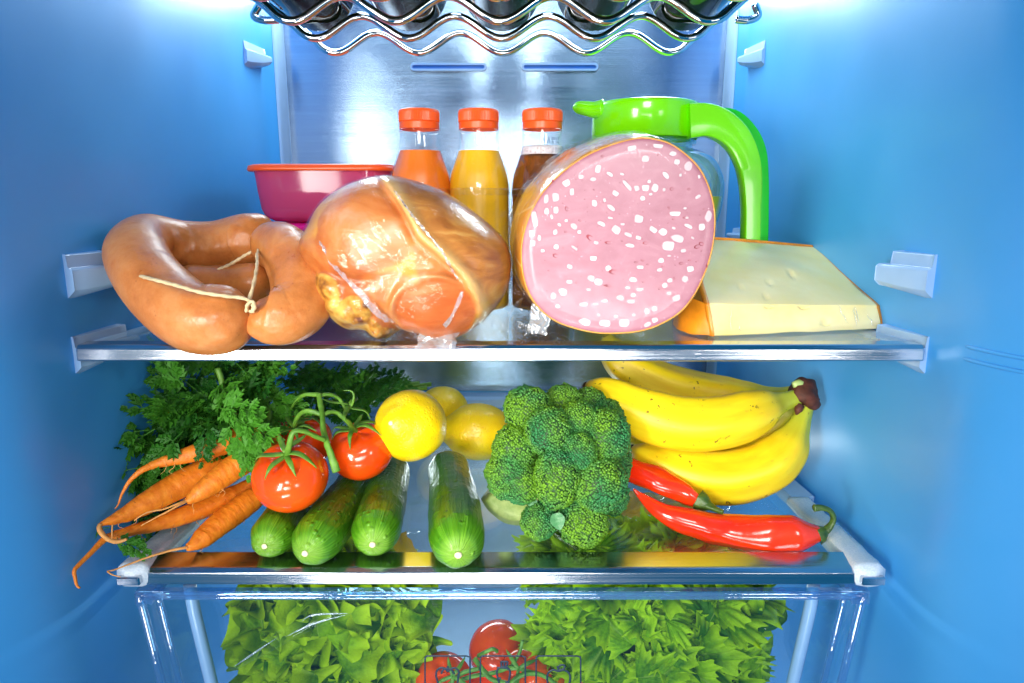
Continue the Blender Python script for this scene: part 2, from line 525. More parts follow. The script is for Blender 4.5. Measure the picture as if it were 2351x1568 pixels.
# ---------------------------------------------------------------- glass shelves
HW = 0.3225
s1 = empty('glass_shelf', (CX, 0.7, Z1 - 0.01), 'upper glass shelf with flat brushed aluminium front edge, under sausages, ham and cheese', 'shelf', 'glass shelves')
part('glass_pane', *box(CX - 0.318, CX + 0.318, 0.513, 0.93, Z1 - 0.0045, Z1 - 0.0005), M_GLASS, s1, False)
def trim(P, half0, taper, mat, parent, name='front_trim'):
    """profile in Y,Z swept along X with mitred ends"""
    V = []
    for s, e in ((-1, 0), (-1, 1), (1, 1), (1, 0)):
        for y, z in P:
            V.append((CX + s * (half0 - (0 if e else taper)), y, z))
    n = len(P)
    V = []
    for x in (-half0, half0):
        V += [(CX + x, y, z) for y, z in P]
    Fc = [(i, (i + 1) % n, n + (i + 1) % n, n + i) for i in range(n)] + [tuple(range(n))[::-1], tuple(range(n, 2 * n))]
    o = part(name, V, Fc, mat, parent, False)
    md = o.modifiers.new('round', 'BEVEL')
    md.width = 0.0010; md.segments = 3; md.limit_method = 'ANGLE'; md.angle_limit = 0.4
    return o
trim([(0.512, Z1 + 0.0004), (0.499, Z1 - 0.0002), (0.4965, Z1 - 0.0035), (0.4960, Z1 - 0.0122), (0.499, Z1 - 0.0132), (0.512, Z1 - 0.0132)], HW, 0.004, M_TRIM, s1)
part('rear_rail', *box(CX - 0.29, CX + 0.29, 0.9305, 0.94, Z1 - 0.012, Z1 + 0.004, 0.002), M_BRACKET, s1, False)
for sx in (-1, 1):
    P = [(CX + sx * 0.3195, 0.516, Z1 - 0.004), (CX + sx * 0.300, 0.90, Z1 - 0.004)]
    v, f, a = tube(P, 0.0035, 4, 10, smooth_path=False)
    part('side_edge', v, f, M_BRACKET, s1)

s2 = empty('glass_shelf.001', (CX, 0.7, Z2 - 0.01), 'lower glass shelf edged with white foam strips, under the fruit and vegetables', 'shelf', 'glass shelves')
part('glass_pane', *box(CX - 0.292, CX + 0.292, 0.524, 0.925, Z2 - 0.0045, Z2 - 0.0005), M_GLASS, s2, False)
trim([(0.523, Z2 + 0.0004), (0.5035, Z2 - 0.0030), (0.499, Z2 - 0.0060), (0.4985, Z2 - 0.0158), (0.502, Z2 - 0.0170), (0.523, Z2 - 0.0170)], 0.293, 0.0, M_TRIM, s2)
for sx in (-1, 1):
    # foam covered side strip that wraps the end of the trim
    n = 30
    V, m = [], 16
    for i in range(n):
        s = i / (n - 1)
        Y = 0.494 + 0.135 * s
        xo, xi = 0.3155 - 0.006 * s, 0.2895 - 0.003 * s
        zt, zb = Z2 + 0.002, Z2 - 0.0185 + 0.010 * s
        k = min(1.0, math.sqrt(max(0.0, 1 - (1 - min(1, s / 0.05)) ** 2)) + 0.02)
        xc, zc = (xo + xi) / 2, (zt + zb) / 2
        for a in np.linspace(0, 2 * math.pi, m, endpoint=False):
            ca, sa = math.cos(a), math.sin(a)
            ex = math.copysign(abs(ca) ** 0.55, ca) * (xo - xi) / 2 * k
            ez = math.copysign(abs(sa) ** 0.55, sa) * (zt - zb) / 2 * k
            d = 0.0007 * mn.noise(Vector((a * 2, Y * 160, sx * 5)))
            V.append((CX + sx * (xc + ex + d), Y, zc + ez + d))
    Fc = [(i * m + j, (i + 1) * m + j, (i + 1) * m + (j + 1) % m, i * m + (j + 1) % m) for i in range(n - 1) for j in range(m)]
    Fc += [tuple(range(m)), tuple((n - 1) * m + j for j in range(m))[::-1]]
    if sx > 0: Fc = [f[::-1] for f in Fc]
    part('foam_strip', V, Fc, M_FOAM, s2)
    V, Fc = hexa([(CX + sx * 0.2925, 0.63, Z2 - 0.012), (CX + sx * 0.314, 0.63, Z2 - 0.012), (CX + sx * 0.294, 0.925, Z2 - 0.012), (CX + sx * 0.2725, 0.925, Z2 - 0.012),
                  (CX + sx * 0.2925, 0.63, Z2 - 0.0002), (CX + sx * 0.314, 0.63, Z2 + 0.0015), (CX + sx * 0.294, 0.925, Z2 + 0.0015), (CX + sx * 0.2725, 0.925, Z2 - 0.0002)])
    part('side_frame', V, Fc if sx > 0 else [f[::-1] for f in Fc], M_BRACKET, s2, False)
    # trim stub sunk in the foam
    part('trim_end', *box(CX + sx * 0.303 - 0.0095, CX + sx * 0.303 + 0.0095, 0.4925, 0.499, Z2 - 0.0135, Z2 - 0.0062, 0.001), M_TRIM, s2, False)
part('rear_rail', *box(CX - 0.272, CX + 0.272, 0.9255, 0.9285, Z2 - 0.012, Z2 + 0.006, 0.001), M_BRACKET, s2, False)

# ---------------------------------------------------------------- crisper drawer
dr = empty('crisper_drawer', (CX, 0.7, -0.52), 'clear blue tinted crisper drawer with vegetable icons on its front, full of lettuce', 'drawer')
zr0 = W(1160, 1357, 0.505)[2]
fw = 0.2985
def dw(z): return fw - (zr0 - z) * 0.12      # the box narrows downwards
zbt = -0.52
V, Fc = hexa([(CX - dw(zbt), 0.5085, zbt), (CX + dw(zbt), 0.5085, zbt), (CX + dw(zbt), 0.512, zbt), (CX - dw(zbt), 0.512, zbt),
              (CX - fw, 0.5085, zr0 - 0.009), (CX + fw, 0.5085, zr0 - 0.009), (CX + fw, 0.512, zr0 - 0.009), (CX - fw, 0.512, zr0 - 0.009)])
part('front_panel', V, Fc, M_CLEAR, dr, False)
for k, (dy, dz, r) in enumerate(((0.503, -0.0015, 0.0022), (0.5045, -0.0055, 0.0020))):
    v, f, a = tube([(CX - fw - 0.002, dy, zr0 + dz), (CX + fw + 0.002, dy, zr0 + dz)], r, 24, 14, smooth_path=False)
    part('rim', v, f, M_RIM, dr)
part('rim_ledge', *box(CX - fw, CX + fw, 0.5065, 0.514, zr0 - 0.009, zr0 - 0.0015, 0.001), M_RIM, dr, False)
for sx in (-1, 1):
    # front corner post, inner wall ribs and the side wall
    P = [(CX + sx * (dw(z) + 0.003), 0.503, z) for z in np.linspace(zr0, zbt, 8)]
    v, f, a = tube(P, 0.0035, 20, 12)
    part('corner_post', v, f, M_RIM, dr)
    P = [(CX + sx * (dw(z) - 0.006), 0.513, z) for z in np.linspace(zr0 - 0.008, zbt, 8)]
    v, f, a = tube(P, 0.0028, 20, 12)
    part('corner_post', v, f, M_RIM, dr)
    P = [(CX + sx * (dw(z) - 0.020 - 0.006 * math.exp(-(zr0 - z) / 0.01)), 0.535, z) for z in np.linspace(zr0 - 0.012, zbt, 10)]
    v, f, a = tube(P, 0.0055, 24, 14)
    part('wall_rib', v, f, M_BRACKET, dr)
    V, Fc = hexa([(CX + sx * dw(zbt), 0.514, zbt), (CX + sx * (dw(zbt) + 0.003), 0.514, zbt), (CX + sx * (dw(zbt) - 0.022), 0.90, zbt), (CX + sx * (dw(zbt) - 0.025), 0.90, zbt),
                  (CX + sx * fw, 0.514, zr0), (CX + sx * (fw + 0.003), 0.514, zr0), (CX + sx * (fw - 0.022), 0.90, zr0), (CX + sx * (fw - 0.025), 0.90, zr0)])
    part('side_panel', V, Fc if sx > 0 else [f[::-1] for f in Fc], M_CLEAR, dr, False)
    part('rim_corner', *hexa([(CX + sx * fw - 0.006, 0.5015, zr0 - 0.010), (CX + sx * fw + 0.008, 0.5015, zr0 - 0.010), (CX + sx * fw + 0.008, 0.56, zr0 - 0.004), (CX + sx * fw - 0.006, 0.56, zr0 - 0.004),
                              (CX + sx * fw - 0.006, 0.503, zr0 + 0.001), (CX + sx * fw + 0.008, 0.503, zr0 + 0.001), (CX + sx * fw + 0.008, 0.56, zr0 + 0.003), (CX + sx * fw - 0.006, 0.56, zr0 + 0.003)]), M_RIM, dr, False)
part('rear_panel', *box(CX - 0.265, CX + 0.265, 0.90, 0.903, zbt, zr0, 0.001), M_CLEAR, dr, False)
part('drawer_floor', *box(CX - 0.265, CX + 0.265, 0.515, 0.899, zbt, zbt + 0.003, 0.001), M_CLEAR, dr, False)
# printed pictograms on the front
M_INK = plain('icon_ink', (0.004, 0.022, 0.05), 0.5, mottle=0.02)
def ink(name, polys, parent, w=0.0008):
    g = []
    for P in polys:
        P = [W(u, v, 0.5078) for u, v in P]
        v, f, a = tube(P, w, max(8, 5 * len(P)), 6, smooth_path=len(P) > 2)
        v[:, 1] = 0.5078 + (v[:, 1] - 0.5078) * 0.3
        g.append((v, f))
    return part(name, *join(*g), M_INK, parent)
def rrect(u0, u1, v0, v1, r=9):
    out = []
    for cu, cv, a0 in ((u1 - r, v0 + r, -90), (u1 - r, v1 - r, 0), (u0 + r, v1 - r, 90), (u0 + r, v0 + r, 180)):
        out += [(cu + r * math.cos(math.radians(a0 + k * 30)), cv + r * math.sin(math.radians(a0 + k * 30))) for k in range(4)]
    return out
def frame_poly(u0, u1):
    p = rrect(u0, u1, 1506, 1608, 8)
    return [p + [p[0]]]
ic = ink('icon_frame', frame_poly(976, 1079), dr)
ink('pepper_icon', [[(1001, 1552), (1003, 1540), (1012, 1533), (1022, 1535), (1028, 1541), (1036, 1535), (1046, 1534), (1053, 1542), (1052, 1556), (1048, 1580), (1040, 1594), (1018, 1594), (1008, 1580), (1004, 1562), (1001, 1552)],
                    [(1028, 1540), (1028, 1529)], [(1013, 1547), (1018, 1537), (1027, 1535), (1037, 1538), (1043, 1548)]], ic, 0.0010)
ic = ink('icon_frame', frame_poly(1103, 1206), dr)
ink('carrot_icon', [[(1141, 1534), (1146, 1533), (1160, 1533), (1167, 1536)], [(1150, 1519), (1152, 1532)], [(1166, 1519), (1163, 1532)], [(1150, 1519), (1166, 1519)], [(1158, 1520), (1158, 1531)],
                    [(1140, 1545), (1143, 1536), (1150, 1532), (1162, 1532), (1169, 1537), (1171, 1546), (1166, 1572), (1158, 1596), (1148, 1574), (1140, 1545)], [(1142, 1557), (1151, 1557)], [(1169, 1566), (1160, 1566)]], ic, 0.0010)
ic = ink('icon_frame', frame_poly(1231, 1333), dr)
ink('apple_icon', [[(1256, 1562), (1258, 1546), (1270, 1538), (1282, 1541), (1294, 1538), (1306, 1545), (1309, 1560), (1303, 1580), (1292, 1592), (1282, 1589), (1272, 1592), (1261, 1580), (1256, 1562)],
                   [(1282, 1540), (1283, 1530), (1291, 1526), (1297, 1529), (1293, 1536), (1283, 1538)], [(1282, 1540), (1280, 1529)]], ic, 0.0010)

# ---------------------------------------------------------------- wine rack and bottles
LAM = 0.088
XT = -0.0098
rk = empty('wine_rack', (XT, 0.66, 0.164), 'chrome zigzag wire wine rack hung across the top of the fridge', 'wine rack')
def wire(Y, z):
    P = []
    for k in range(-4, 5):
        x = XT + k * LAM / 2
        sg = -1 if k % 2 == 0 else 1
        zz = z + sg * 0.0098
        P += [(x - 0.012, Y, zz - sg * 0.0034), (x, Y, zz), (x + 0.012, Y, zz - sg * 0.0034)]
    # the ends run on up and outwards
    P = [(XT - 2.02 * LAM - 0.075, Y - 0.002, z + 0.048), (XT - 2.02 * LAM - 0.022, Y, z + 0.0040)] + P + [(XT + 2.02 * LAM + 0.022, Y, z + 0.0040), (XT + 2.02 * LAM + 0.075, Y - 0.002, z + 0.048)]
    v, f, a = tube(P, 0.0036, 170, 12)
    return v, f
for Y, z in ((0.532, 0.159), (0.607, 0.161), (0.680, 0.164), (0.752, 0.166)):
    part('wire', *wire(Y, z), M_CHROME, rk)
for sx in (-1, 1):
    xe = XT + sx * (2.02 * LAM + 0.0745)
    v, f, a = tube([(xe, 0.50, 0.207), (xe, 0.758, 0.2145)], 0.0036, 12, 12, smooth_path=False)
    part('side_rail', v, f, M_CHROME, rk)
    b = W(583 if sx < 0 else 1740, 36, 0.66); a0 = W(640 if sx < 0 else 1690, 45, 0.66)
    b0 = W(596 if sx < 0 else 1733, 10, 0.66); c0 = W(606 if sx < 0 else 1716, 46, 0.66)
    v, f, a = tube([b0, b, c0, a0], 0.0036, 30, 12)
    part('hook', v, f, M_CHROME, rk)
def m_wine():
    t = NT('dark_wine_glass')
    c = t.co()
    return t.done(t.bsdf(base=(0.010, 0.022, 0.012), rough=0.05, spec=0.22, normal=t.bump(t.noise(c, 25.0, 2), 0.08, 0.002)))
M_WINE = m_wine()
M_WLABEL = plain('paper_label', (0.55, 0.42, 0.26), 0.55, bump=0.3)
wb0 = None
wl = ['wine bottle, first from the left on the chrome rack', 'wine bottle in the second trough of the rack from the left', 'wine bottle in the middle of the rack, above the two vents',
      'wine bottle in the second trough of the rack from the right', 'wine bottle, first from the right on the chrome rack']
for k in range(5):
    x = XT + (k - 2) * LAM
    zc = 0.1625 - 0.001 + 0.037 + 0.0015
    loc = (x, 0.69, zc)
    if wb0 is None:
        wb0 = empty('wine_bottle', loc, 'dark glass ' + wl[k], 'wine bottle', 'dark wine bottles on the rack')
        prof = [(0.0, 0.012), (0.012, 0.008), (0.022, -0.002), (0.0275, -0.0035), (0.032, 0.0), (0.0355, 0.005), (0.037, 0.013), (0.037, 0.19), (0.034, 0.205), (0.020, 0.225), (0.0145, 0.24), (0.014, 0.30), (0.0, 0.30)]
        v, f = revolve(catmull(prof, 90), (x, 0.69, zc), 48, 'Y')
        part('glass_body', v, f, M_WINE, wb0)
        v, f = revolve([(0.0372, 0.115), (0.0373, 0.116), (0.0373, 0.175), (0.0372, 0.176)], (x, 0.69, zc), 48, 'Y')
        part('paper_label', v, f, M_WLABEL, wb0)
    else:
        o = wb0.copy(); COL.objects.link(o)
        o.location = loc
        o['label'] = 'dark glass ' + wl[k]
        o.rotation_euler = (0, 0.7 * k, 0)
        for ch in list(wb0.children):
            c = ch.copy(); COL.objects.link(c); c.parent = o

# ---------------------------------------------------------------- juice bottles
YB = 0.68
M_CAP = plain('orange_cap', (0.90, 0.115, 0.010), 0.32, mottle=0.05, sss=0.1, sssr=(0.01, 0.003, 0.001), ssss=0.4)
M_OJ1 = plain('carrot_orange_juice', (0.90, 0.20, 0.006), 0.35, mottle=0.06)
M_OJ2 = plain('yellow_orange_juice', (0.95, 0.52, 0.006), 0.35, mottle=0.05)
def m_tea():
    t = NT('iced_tea')
    c = t.co()
    gl = t.n('BsdfGlossy', {'Color': (1, 0.9, 0.8), 'Roughness': 0.05}).outputs[0]
    tr = t.n('BsdfTransparent', {'Color': (0.66, 0.27, 0.04)}).outputs[0]
    df = t.n('BsdfDiffuse', {'Color': t.ramp(t.noise(c, 40.0, 3), (0.3, (0.12, 0.035, 0.004)), (0.7, (0.24, 0.08, 0.008)))}).outputs[0]
    m = t.n('MixShader', {0: 0.45, 1: tr, 2: df}).outputs[0]
    return t.done(t.n('MixShader', {0: 0.05, 1: m, 2: gl}).outputs[0])
M_TEA = m_tea()
def m_foamhead():
    t = NT('drink_foam')
    c = t.co()
    d = t.vor(c, 420.0)
    return t.done(t.bsdf(base=t.ramp(d, (0.1, (0.55, 0.42, 0.42)), (0.5, (0.85, 0.78, 0.80))), rough=0.3, normal=t.bump(d, 0.6, 0.001)))
M_HEAD = m_foamhead()
zbase = Z1
def bottle(u, juice, foam, label, ztop_v, fill_v):
    d = px(252, YB)
    x0 = W(u, 300, YB)[0]
    zt = W(u, 256, YB)[2]
    b = empty('juice_bottle', (x0, YB, zbase), label, 'bottle', 'small bottles with orange caps')
    H = zt - zbase
    Rb = 0.0302
    def h(v): return W(u, v, YB)[2] - zbase
    # neck 296..345, shoulder to 435, waist ring, body
    prof = [(0.0, 0.001), (Rb * 0.8, 0.001), (Rb * 0.97, 0.006), (Rb, 0.014), (Rb, h(452)), (Rb * 0.992, h(448)), (Rb * 1.0, h(444)), (Rb * 0.995, h(425)), (Rb * 0.93, h(400)), (Rb * 0.80, h(372)), (Rb * 0.68, h(345)), (Rb * 0.63, h(320)), (Rb * 0.615, h(303))]
    rf = lambda a, z: 1 + 0.012 * np.sign(np.cos(6 * a)) * np.clip((z - h(435)) / 0.01, 0, 1) * np.clip((h(330) - z) / 0.02, 0, 1)
    def rev(pr, k, seg=60):
        v, f = revolve(catmull(pr, 90), (0, 0, 0), seg)
        a = np.arctan2(v[:, 1], v[:, 0])
        s = rf(a, v[:, 2])
        v[:, 0] *= s; v[:, 1] *= s
        return v + np.array([x0, YB, zbase]), f
    v, f = rev(prof, 1)
    part('bottle_body', v, f, M_PET, b)
    hf = h(fill_v)
    pr2 = []
    for r, z in catmull(prof, 120):
        if z < hf: pr2.append((max(0, r - 0.0012), z + 0.0012 if r < Rb * .5 else z))
    rf_top = pr2[-1][0]
    pr2 += [(rf_top, hf), (rf_top * 0.5, hf + 0.0002), (0.0, hf + 0.0002)]
    v, f = revolve(pr2, (0, 0, 0), 60)
    a = np.arctan2(v[:, 1], v[:, 0]); s = rf(a, v[:, 2]); v[:, 0] *= s; v[:, 1] *= s
    part('drink', v + np.array([x0, YB, zbase]), f, juice, b)
    if foam:
        r0 = rf_top
        v, f = revolve([(r0 * 0.995, hf + 0.0004), (r0 * 0.96, hf + 0.005), (r0 * 0.90, hf + 0.0085), (r0 * 0.6, hf + 0.0075), (0, hf + 0.007)], (x0, YB, zbase), 48)
        part('foam_head', v, f, M_HEAD, b)
    rc = 92 / 2 * px(280, YB) 
    v, f = revolve([(rc * 0.86, h(306)), (rc * 1.03, h(304)), (rc * 1.05, h(301)), (rc * 1.03, h(298)), (rc * 0.86, h(297))], (x0, YB, zbase), 48)
    part('neck_ring', v, f, M_PET, b)
    # cap: knurled skirt over a tamper band
    pr = [(rc * 0.97, h(298)), (rc * 0.985, h(297)), (rc * 0.985, h(283)), (rc * 0.955, h(281.5)), (rc, h(280)), (rc, h(260)), (rc * 0.97, h(254)), (rc * 0.90, h(252.4)), (rc * 0.5, h(252)), (0, h(252))]
    v, f = revolve(pr, (0, 0, 0), 160)
    a = np.arctan2(v[:, 1], v[:, 0])
    kn = np.where((v[:, 2] > h(281)) & (v[:, 2] < h(257)), 1 + 0.010 * np.sign(np.sin(a * 80 + 0.1)), 1.0)
    v[:, 0] *= kn; v[:, 1] *= kn
    part('cap', v + np.array([x0, YB, zbase]), f, M_CAP, b, False)
    return b
bottle(963, M_OJ1, False, 'small bottle of deep orange juice with orange cap, beside the pink container', 252, 347)
bottle(1099, M_OJ2, False, 'small bottle of bright yellow juice with orange cap, middle of the three', 252, 347)
b3 = bottle(1245, M_TEA, True, 'small bottle of dark brown drink with foam under its orange cap', 252, 357)
for k, (s, vv) in enumerate((('25 02 2017', 321), ('03 2016 16', 329))):
    fc = bpy.data.curves.new('printed_date', 'FONT')
    fc.body = s
    fc.size = 0.0042
    fc.align_x = 'CENTER'
    fc.materials.append(M_INK)
    tmp = bpy.data.objects.new('tmp', fc)
    COL.objects.link(tmp)
    bpy.context.view_layer.update()
    me = bpy.data.meshes.new_from_object(tmp)
    bpy.data.objects.remove(tmp)
    me.materials.clear(); me.materials.append(M_INK)
    o = link('printed_date', me, b3)
    p = W(1263, vv, YB - 0.0205) - absloc(b3)
    o.location = p
    o.rotation_euler = (math.pi / 2 - 0.22, 0, 0.38)

# ---------------------------------------------------------------- pitcher
YP = 0.735
M_LIME = plain('lime_plastic', (0.20, 0.80, 0.002), 0.18, mottle=0.03, coat=0.4, coatr=0.05)
M_LIME2 = plain('green_plastic', (0.010, 0.62, 0.006), 0.25, mottle=0.03)
M_JUG = film('jug_plastic', (0.82, 0.96, 0.95), 0.035, 12.0, 0.05, 1.2, 0.03, white=(0.5, 0.85, 0.85), lo=0.04)
pc = W(1480, 300, YP)
pt = empty('pitcher', (pc[0], YP, zbase), 'clear juice pitcher with lime green lid, spout and handle behind the mortadella', 'pitcher')
def hz(v): return W(1480, v, YP)[2]
d = px(290, YP)
rl = 121 * d
# lid
pr = [(rl * 0.97, hz(322)), (rl, hz(320)), (rl, hz(250)), (rl * 0.99, hz(243)), (rl * 0.95, hz(240)), (rl * 0.5, hz(239.5)), (0, hz(239.5))]
v, f = revolve(pr, (pc[0], YP, 0), 64)
part('lid', v, f, M_LIME, pt)
# thumb lever / spout on the left
P = [W(1392, 250, YP - 0.02), W(1365, 252, YP - 0.015), W(1345, 249, YP - 0.012), W(1327, 247, YP - 0.01), W(1314, 247, YP - 0.01)]
v, f, a = tube(P, round_profile(lambda t: 0.0095 - 0.0035 * t + 0.004 * max(0, 0.3 - t), 0.02, 0.22), 40, 16)
part('spout_tab', v, f, M_LIME, pt)
# handle: a flat bent bar with a darker rear bar
def flatbar(P, w, dp, n=50):
    C = resample(catmull(P, 200), n)
    T = np.gradient(C, axis=0); T /= np.linalg.norm(T, axis=1)[:, None]
    S_ = np.array([0, 1.0, 0])
    N = np.cross(T, S_); N /= np.linalg.norm(N, axis=1)[:, None]
    m = 16
    V = []
    for i in range(n):
        ww = w[0] + (w[1] - w[0]) * min(1, i / (n * 0.55))
        for a in np.linspace(0, 2 * math.pi, m, endpoint=False):
            ca, sa = math.cos(a), math.sin(a)
            V.append(C[i] + N[i] * math.copysign(abs(ca) ** 0.22, ca) * ww / 2 + S_ * math.copysign(abs(sa) ** 0.3, sa) * dp / 2)
    Fc = [(i * m + j, (i + 1) * m + j, (i + 1) * m + (j + 1) % m, i * m + (j + 1) % m) for i in range(n - 1) for j in range(m)]
    Fc += [tuple(range(m))[::-1], tuple((n - 1) * m + j for j in range(m))]
    return np.array(V), Fc
yh = YP - 0.045
P = [W(1580, 279, yh), W(1622, 277, yh), W(1662, 293, yh), W(1694, 325, yh), W(1714, 370, yh), W(1722, 420, yh), W(1723, 480, yh), W(1722, 545, yh), W(1718, 640, yh), W(1714, 700, yh)]
part('handle', *flatbar(P, (78 * px(280, yh), 38 * px(450, yh)), 0.018), M_LIME, pt).data.set_sharp_from_angle(angle=0.45)
yh2 = YP - 0.020
P = [W(1640, 262, yh2), W(1685, 270, yh2), W(1722, 305, yh2), W(1742, 350, yh2), W(1748, 410, yh2), W(1749, 480, yh2), W(1748, 545, yh2), W(1742, 640, yh2), W(1738, 690, yh2)]
part('handle_back', *flatbar(P, (30 * px(280, yh2), 22 * px(450, yh2)), 0.016), M_LIME2, pt).data.set_sharp_from_angle(angle=0.45)
# jug body
rj = 176 * d
pr = [(rj * 0.8, zbase + 0.002), (rj * 0.86, zbase + 0.01), (rj * 0.93, hz(560)), (rj * 1.02, hz(480)), (rj * 1.04, hz(430)), (rj * 0.99, hz(395)), (rj * 0.88, hz(365)), (rj * 0.70, hz(348)), (rj * 0.62, hz(343)), (rj * 0.615, hz(322))]
v, f = revolve(catmull(pr, 80), (pc[0], YP, 0), 64)
part('jug_body', v, f, M_JUG, pt)
v, f = revolve([(rj * 0.60, hz(336)), (rj * 0.66, hz(334)), (rj * 0.665, hz(330)), (rj * 0.66, hz(326)), (rj * 0.60, hz(325))], (pc[0], YP, 0), 64)
part('screw_thread', v, f, M_JUG, pt)
cc = catmull(pr, 120)
hj = hz(452)
pr2 = [(0, zbase + 0.004)] + [(r - 0.002, z) for r, z in cc if z < hj]
pr2 += [(pr2[-1][0], hj), (0, hj)]
v, f = revolve(pr2, (pc[0], YP, 0), 64)
part('drink', v, f, plain('pitcher_juice', (0.85, 0.60, 0.01), 0.3), pt)

# ---------------------------------------------------------------- food containers
def m_pink():
    t = NT('pink_translucent_plastic')
    tr = t.n('BsdfTransparent', {'Color': (1.0, 0.40, 0.70)}).outputs[0]
    df = t.n('BsdfDiffuse', {'Color': (0.92, 0.12, 0.32)}).outputs[0]
    tl = t.n('BsdfTranslucent', {'Color': (0.95, 0.10, 0.45)}).outputs[0]
    m = t.n('MixShader', {0: 0.5, 1: df, 2: tl}).outputs[0]
    m = t.n('MixShader', {0: 0.78, 1: tr, 2: m}).outputs[0]
    gl = t.n('BsdfGlossy', {'Roughness': 0.08}).outputs[0]
    fr_ = fres(t, 1.5)
    return t.done(t.n('MixShader', {0: fr_, 1: m, 2: gl}).outputs[0])
M_PINK = m_pink()
M_ORLID = plain('orange_lid', (0.88, 0.10, 0.012), 0.3, mottle=0.04)
M_MAGLID = plain('magenta_lid', (0.90, 0.002, 0.30), 0.35, mottle=0.04)
M_PURP = plain('purple_container_plastic', (0.24, 0.01, 0.13), 0.3, mottle=0.05)
def rrbox(levels, n=10):
    """levels: (x0, x1, y0, y1, z, corner radius)"""
    V = []
    for x0, x1, y0, y1, z, r in levels:
        for cx_, cy_, a0 in ((x1 - r, y1 - r, 0), (x0 + r, y1 - r, 90), (x0 + r, y0 + r, 180), (x1 - r, y0 + r, 270)):
            for k in range(n):
                a = math.radians(a0 + 90 * k / (n - 1))
                V.append((cx_ + r * math.cos(a), cy_ + r * math.sin(a), z))
    m = 4 * n
    Fc = [(i * m + j, i * m + (j + 1) % m, (i + 1) * m + (j + 1) % m, (i + 1) * m + j) for i in range(len(levels) - 1) for j in range(m)]
    return V, Fc, m
YC = 0.70
xl, xr = W(560, 385, YC)[0], W(893, 385, YC)[0]
yb = YC + 0.13
def zc_(v): return W(720, v, YC)[2]
c1 = empty('food_container', ((xl + xr) / 2, YC + 0.06, zc_(511)), 'pink see-through food box with orange lid, stacked on the magenta lid', 'food container', 'stacked food containers')
i1, i2 = 0.010, 0.020
def levels(ls): return [(xl + a, xr - a, YC + a, yb - a, z, max(0.004, r)) for a, z, r in ls]
V, Fc, m = rrbox(levels([(0.024, zc_(511), 0.022), (0.016, zc_(509), 0.022), (0.009, zc_(499), 0.022), (0.006, zc_(480), 0.022), (0.004, zc_(440), 0.022), (0.003, zc_(410), 0.022), (0.002, zc_(388), 0.022)]))
part('box_body', V, Fc + [tuple(range(m))[::-1]], M_PINK, c1)
V, Fc, m = rrbox(levels([(0.002, zc_(391), 0.024), (-0.003, zc_(392), 0.026), (-0.004, zc_(388), 0.026), (-0.003, zc_(379), 0.026), (0.0, zc_(376), 0.026), (0.008, zc_(375), 0.024)]))
n = len(V)
part('lid', V, Fc + [tuple(range(n - m, n))], M_ORLID, c1)
part('lid_tab', *box(xl - 0.004, xl + 0.012, YC + 0.045, YC + 0.085, zc_(402), zc_(387), 0.002), M_ORLID, c1, False)
c2 = empty('food_container.001', ((xl + xr) / 2, YC + 0.06, zbase), 'purple food box with magenta lid standing on the upper shelf, below the pink box', 'food container', 'stacked food containers')
V, Fc, m = rrbox(levels([(0.016, zbase + 0.001, 0.03), (0.010, zbase + 0.006, 0.03), (0.004, zc_(560), 0.032), (0.003, zc_(530), 0.034)]))
part('box_body', V, Fc + [tuple(range(m))[::-1]], M_PURP, c2)
V, Fc, m = rrbox(levels([(0.003, zc_(529), 0.034), (-0.003, zc_(529), 0.036), (-0.004, zc_(524), 0.036), (-0.003, zc_(518), 0.036), (0.0, zc_(515), 0.034), (0.008, zc_(513.5), 0.034)]))
n = len(V)
part('lid', V, Fc + [tuple(range(n - m, n))], M_MAGLID, c2)
# ---------------------------------------------------------------- tied sausages
def m_sausage():
    t = NT('sausage_skin')
    c = t.co()
    f = t.noise(c, 34.0, 6, 0.68)
    col = t.ramp(f, (0.28, (0.40, 0.115, 0.022)), (0.5, (0.56, 0.19, 0.045)), (0.75, (0.66, 0.29, 0.10)))
    sp_ = t.mr(t.vor(c, 210.0), 0.10, 0.2, 1.0, 0.0)
    sp_ = t.math('MULTIPLY', sp_, t.mr(t.noise(c, 60.0, 2), 0.5, 0.62))
    col = t.mix(t.math('MULTIPLY', sp_, 0.45), col, (0.30, 0.085, 0.02))
    h = t.math('ADD', t.noise(c, 55.0, 5, 0.65), t.math('MULTIPLY', t.noise(c, 260.0, 4, 0.6), 0.5))
    return t.done(t.bsdf(base=col, rough=t.mr(f, 0.3, 0.7, 0.27, 0.38), normal=t.bump(h, 0.36, 0.0016), sss=0.12, sssr=(0.012, 0.004, 0.0015), ssss=0.5, spec=0.45))
M_SAUS = m_sausage()
M_STRING = plain('butcher_string', (0.72, 0.55, 0.30), 0.7, mottle=0.18, bump=0.7, bscale=900.0, nscale=120.0)
sg = empty('tied_sausages', W(480, 780, 0.53), 'thick curved brown sausages tied together with string on the left of the upper shelf', 'sausage')
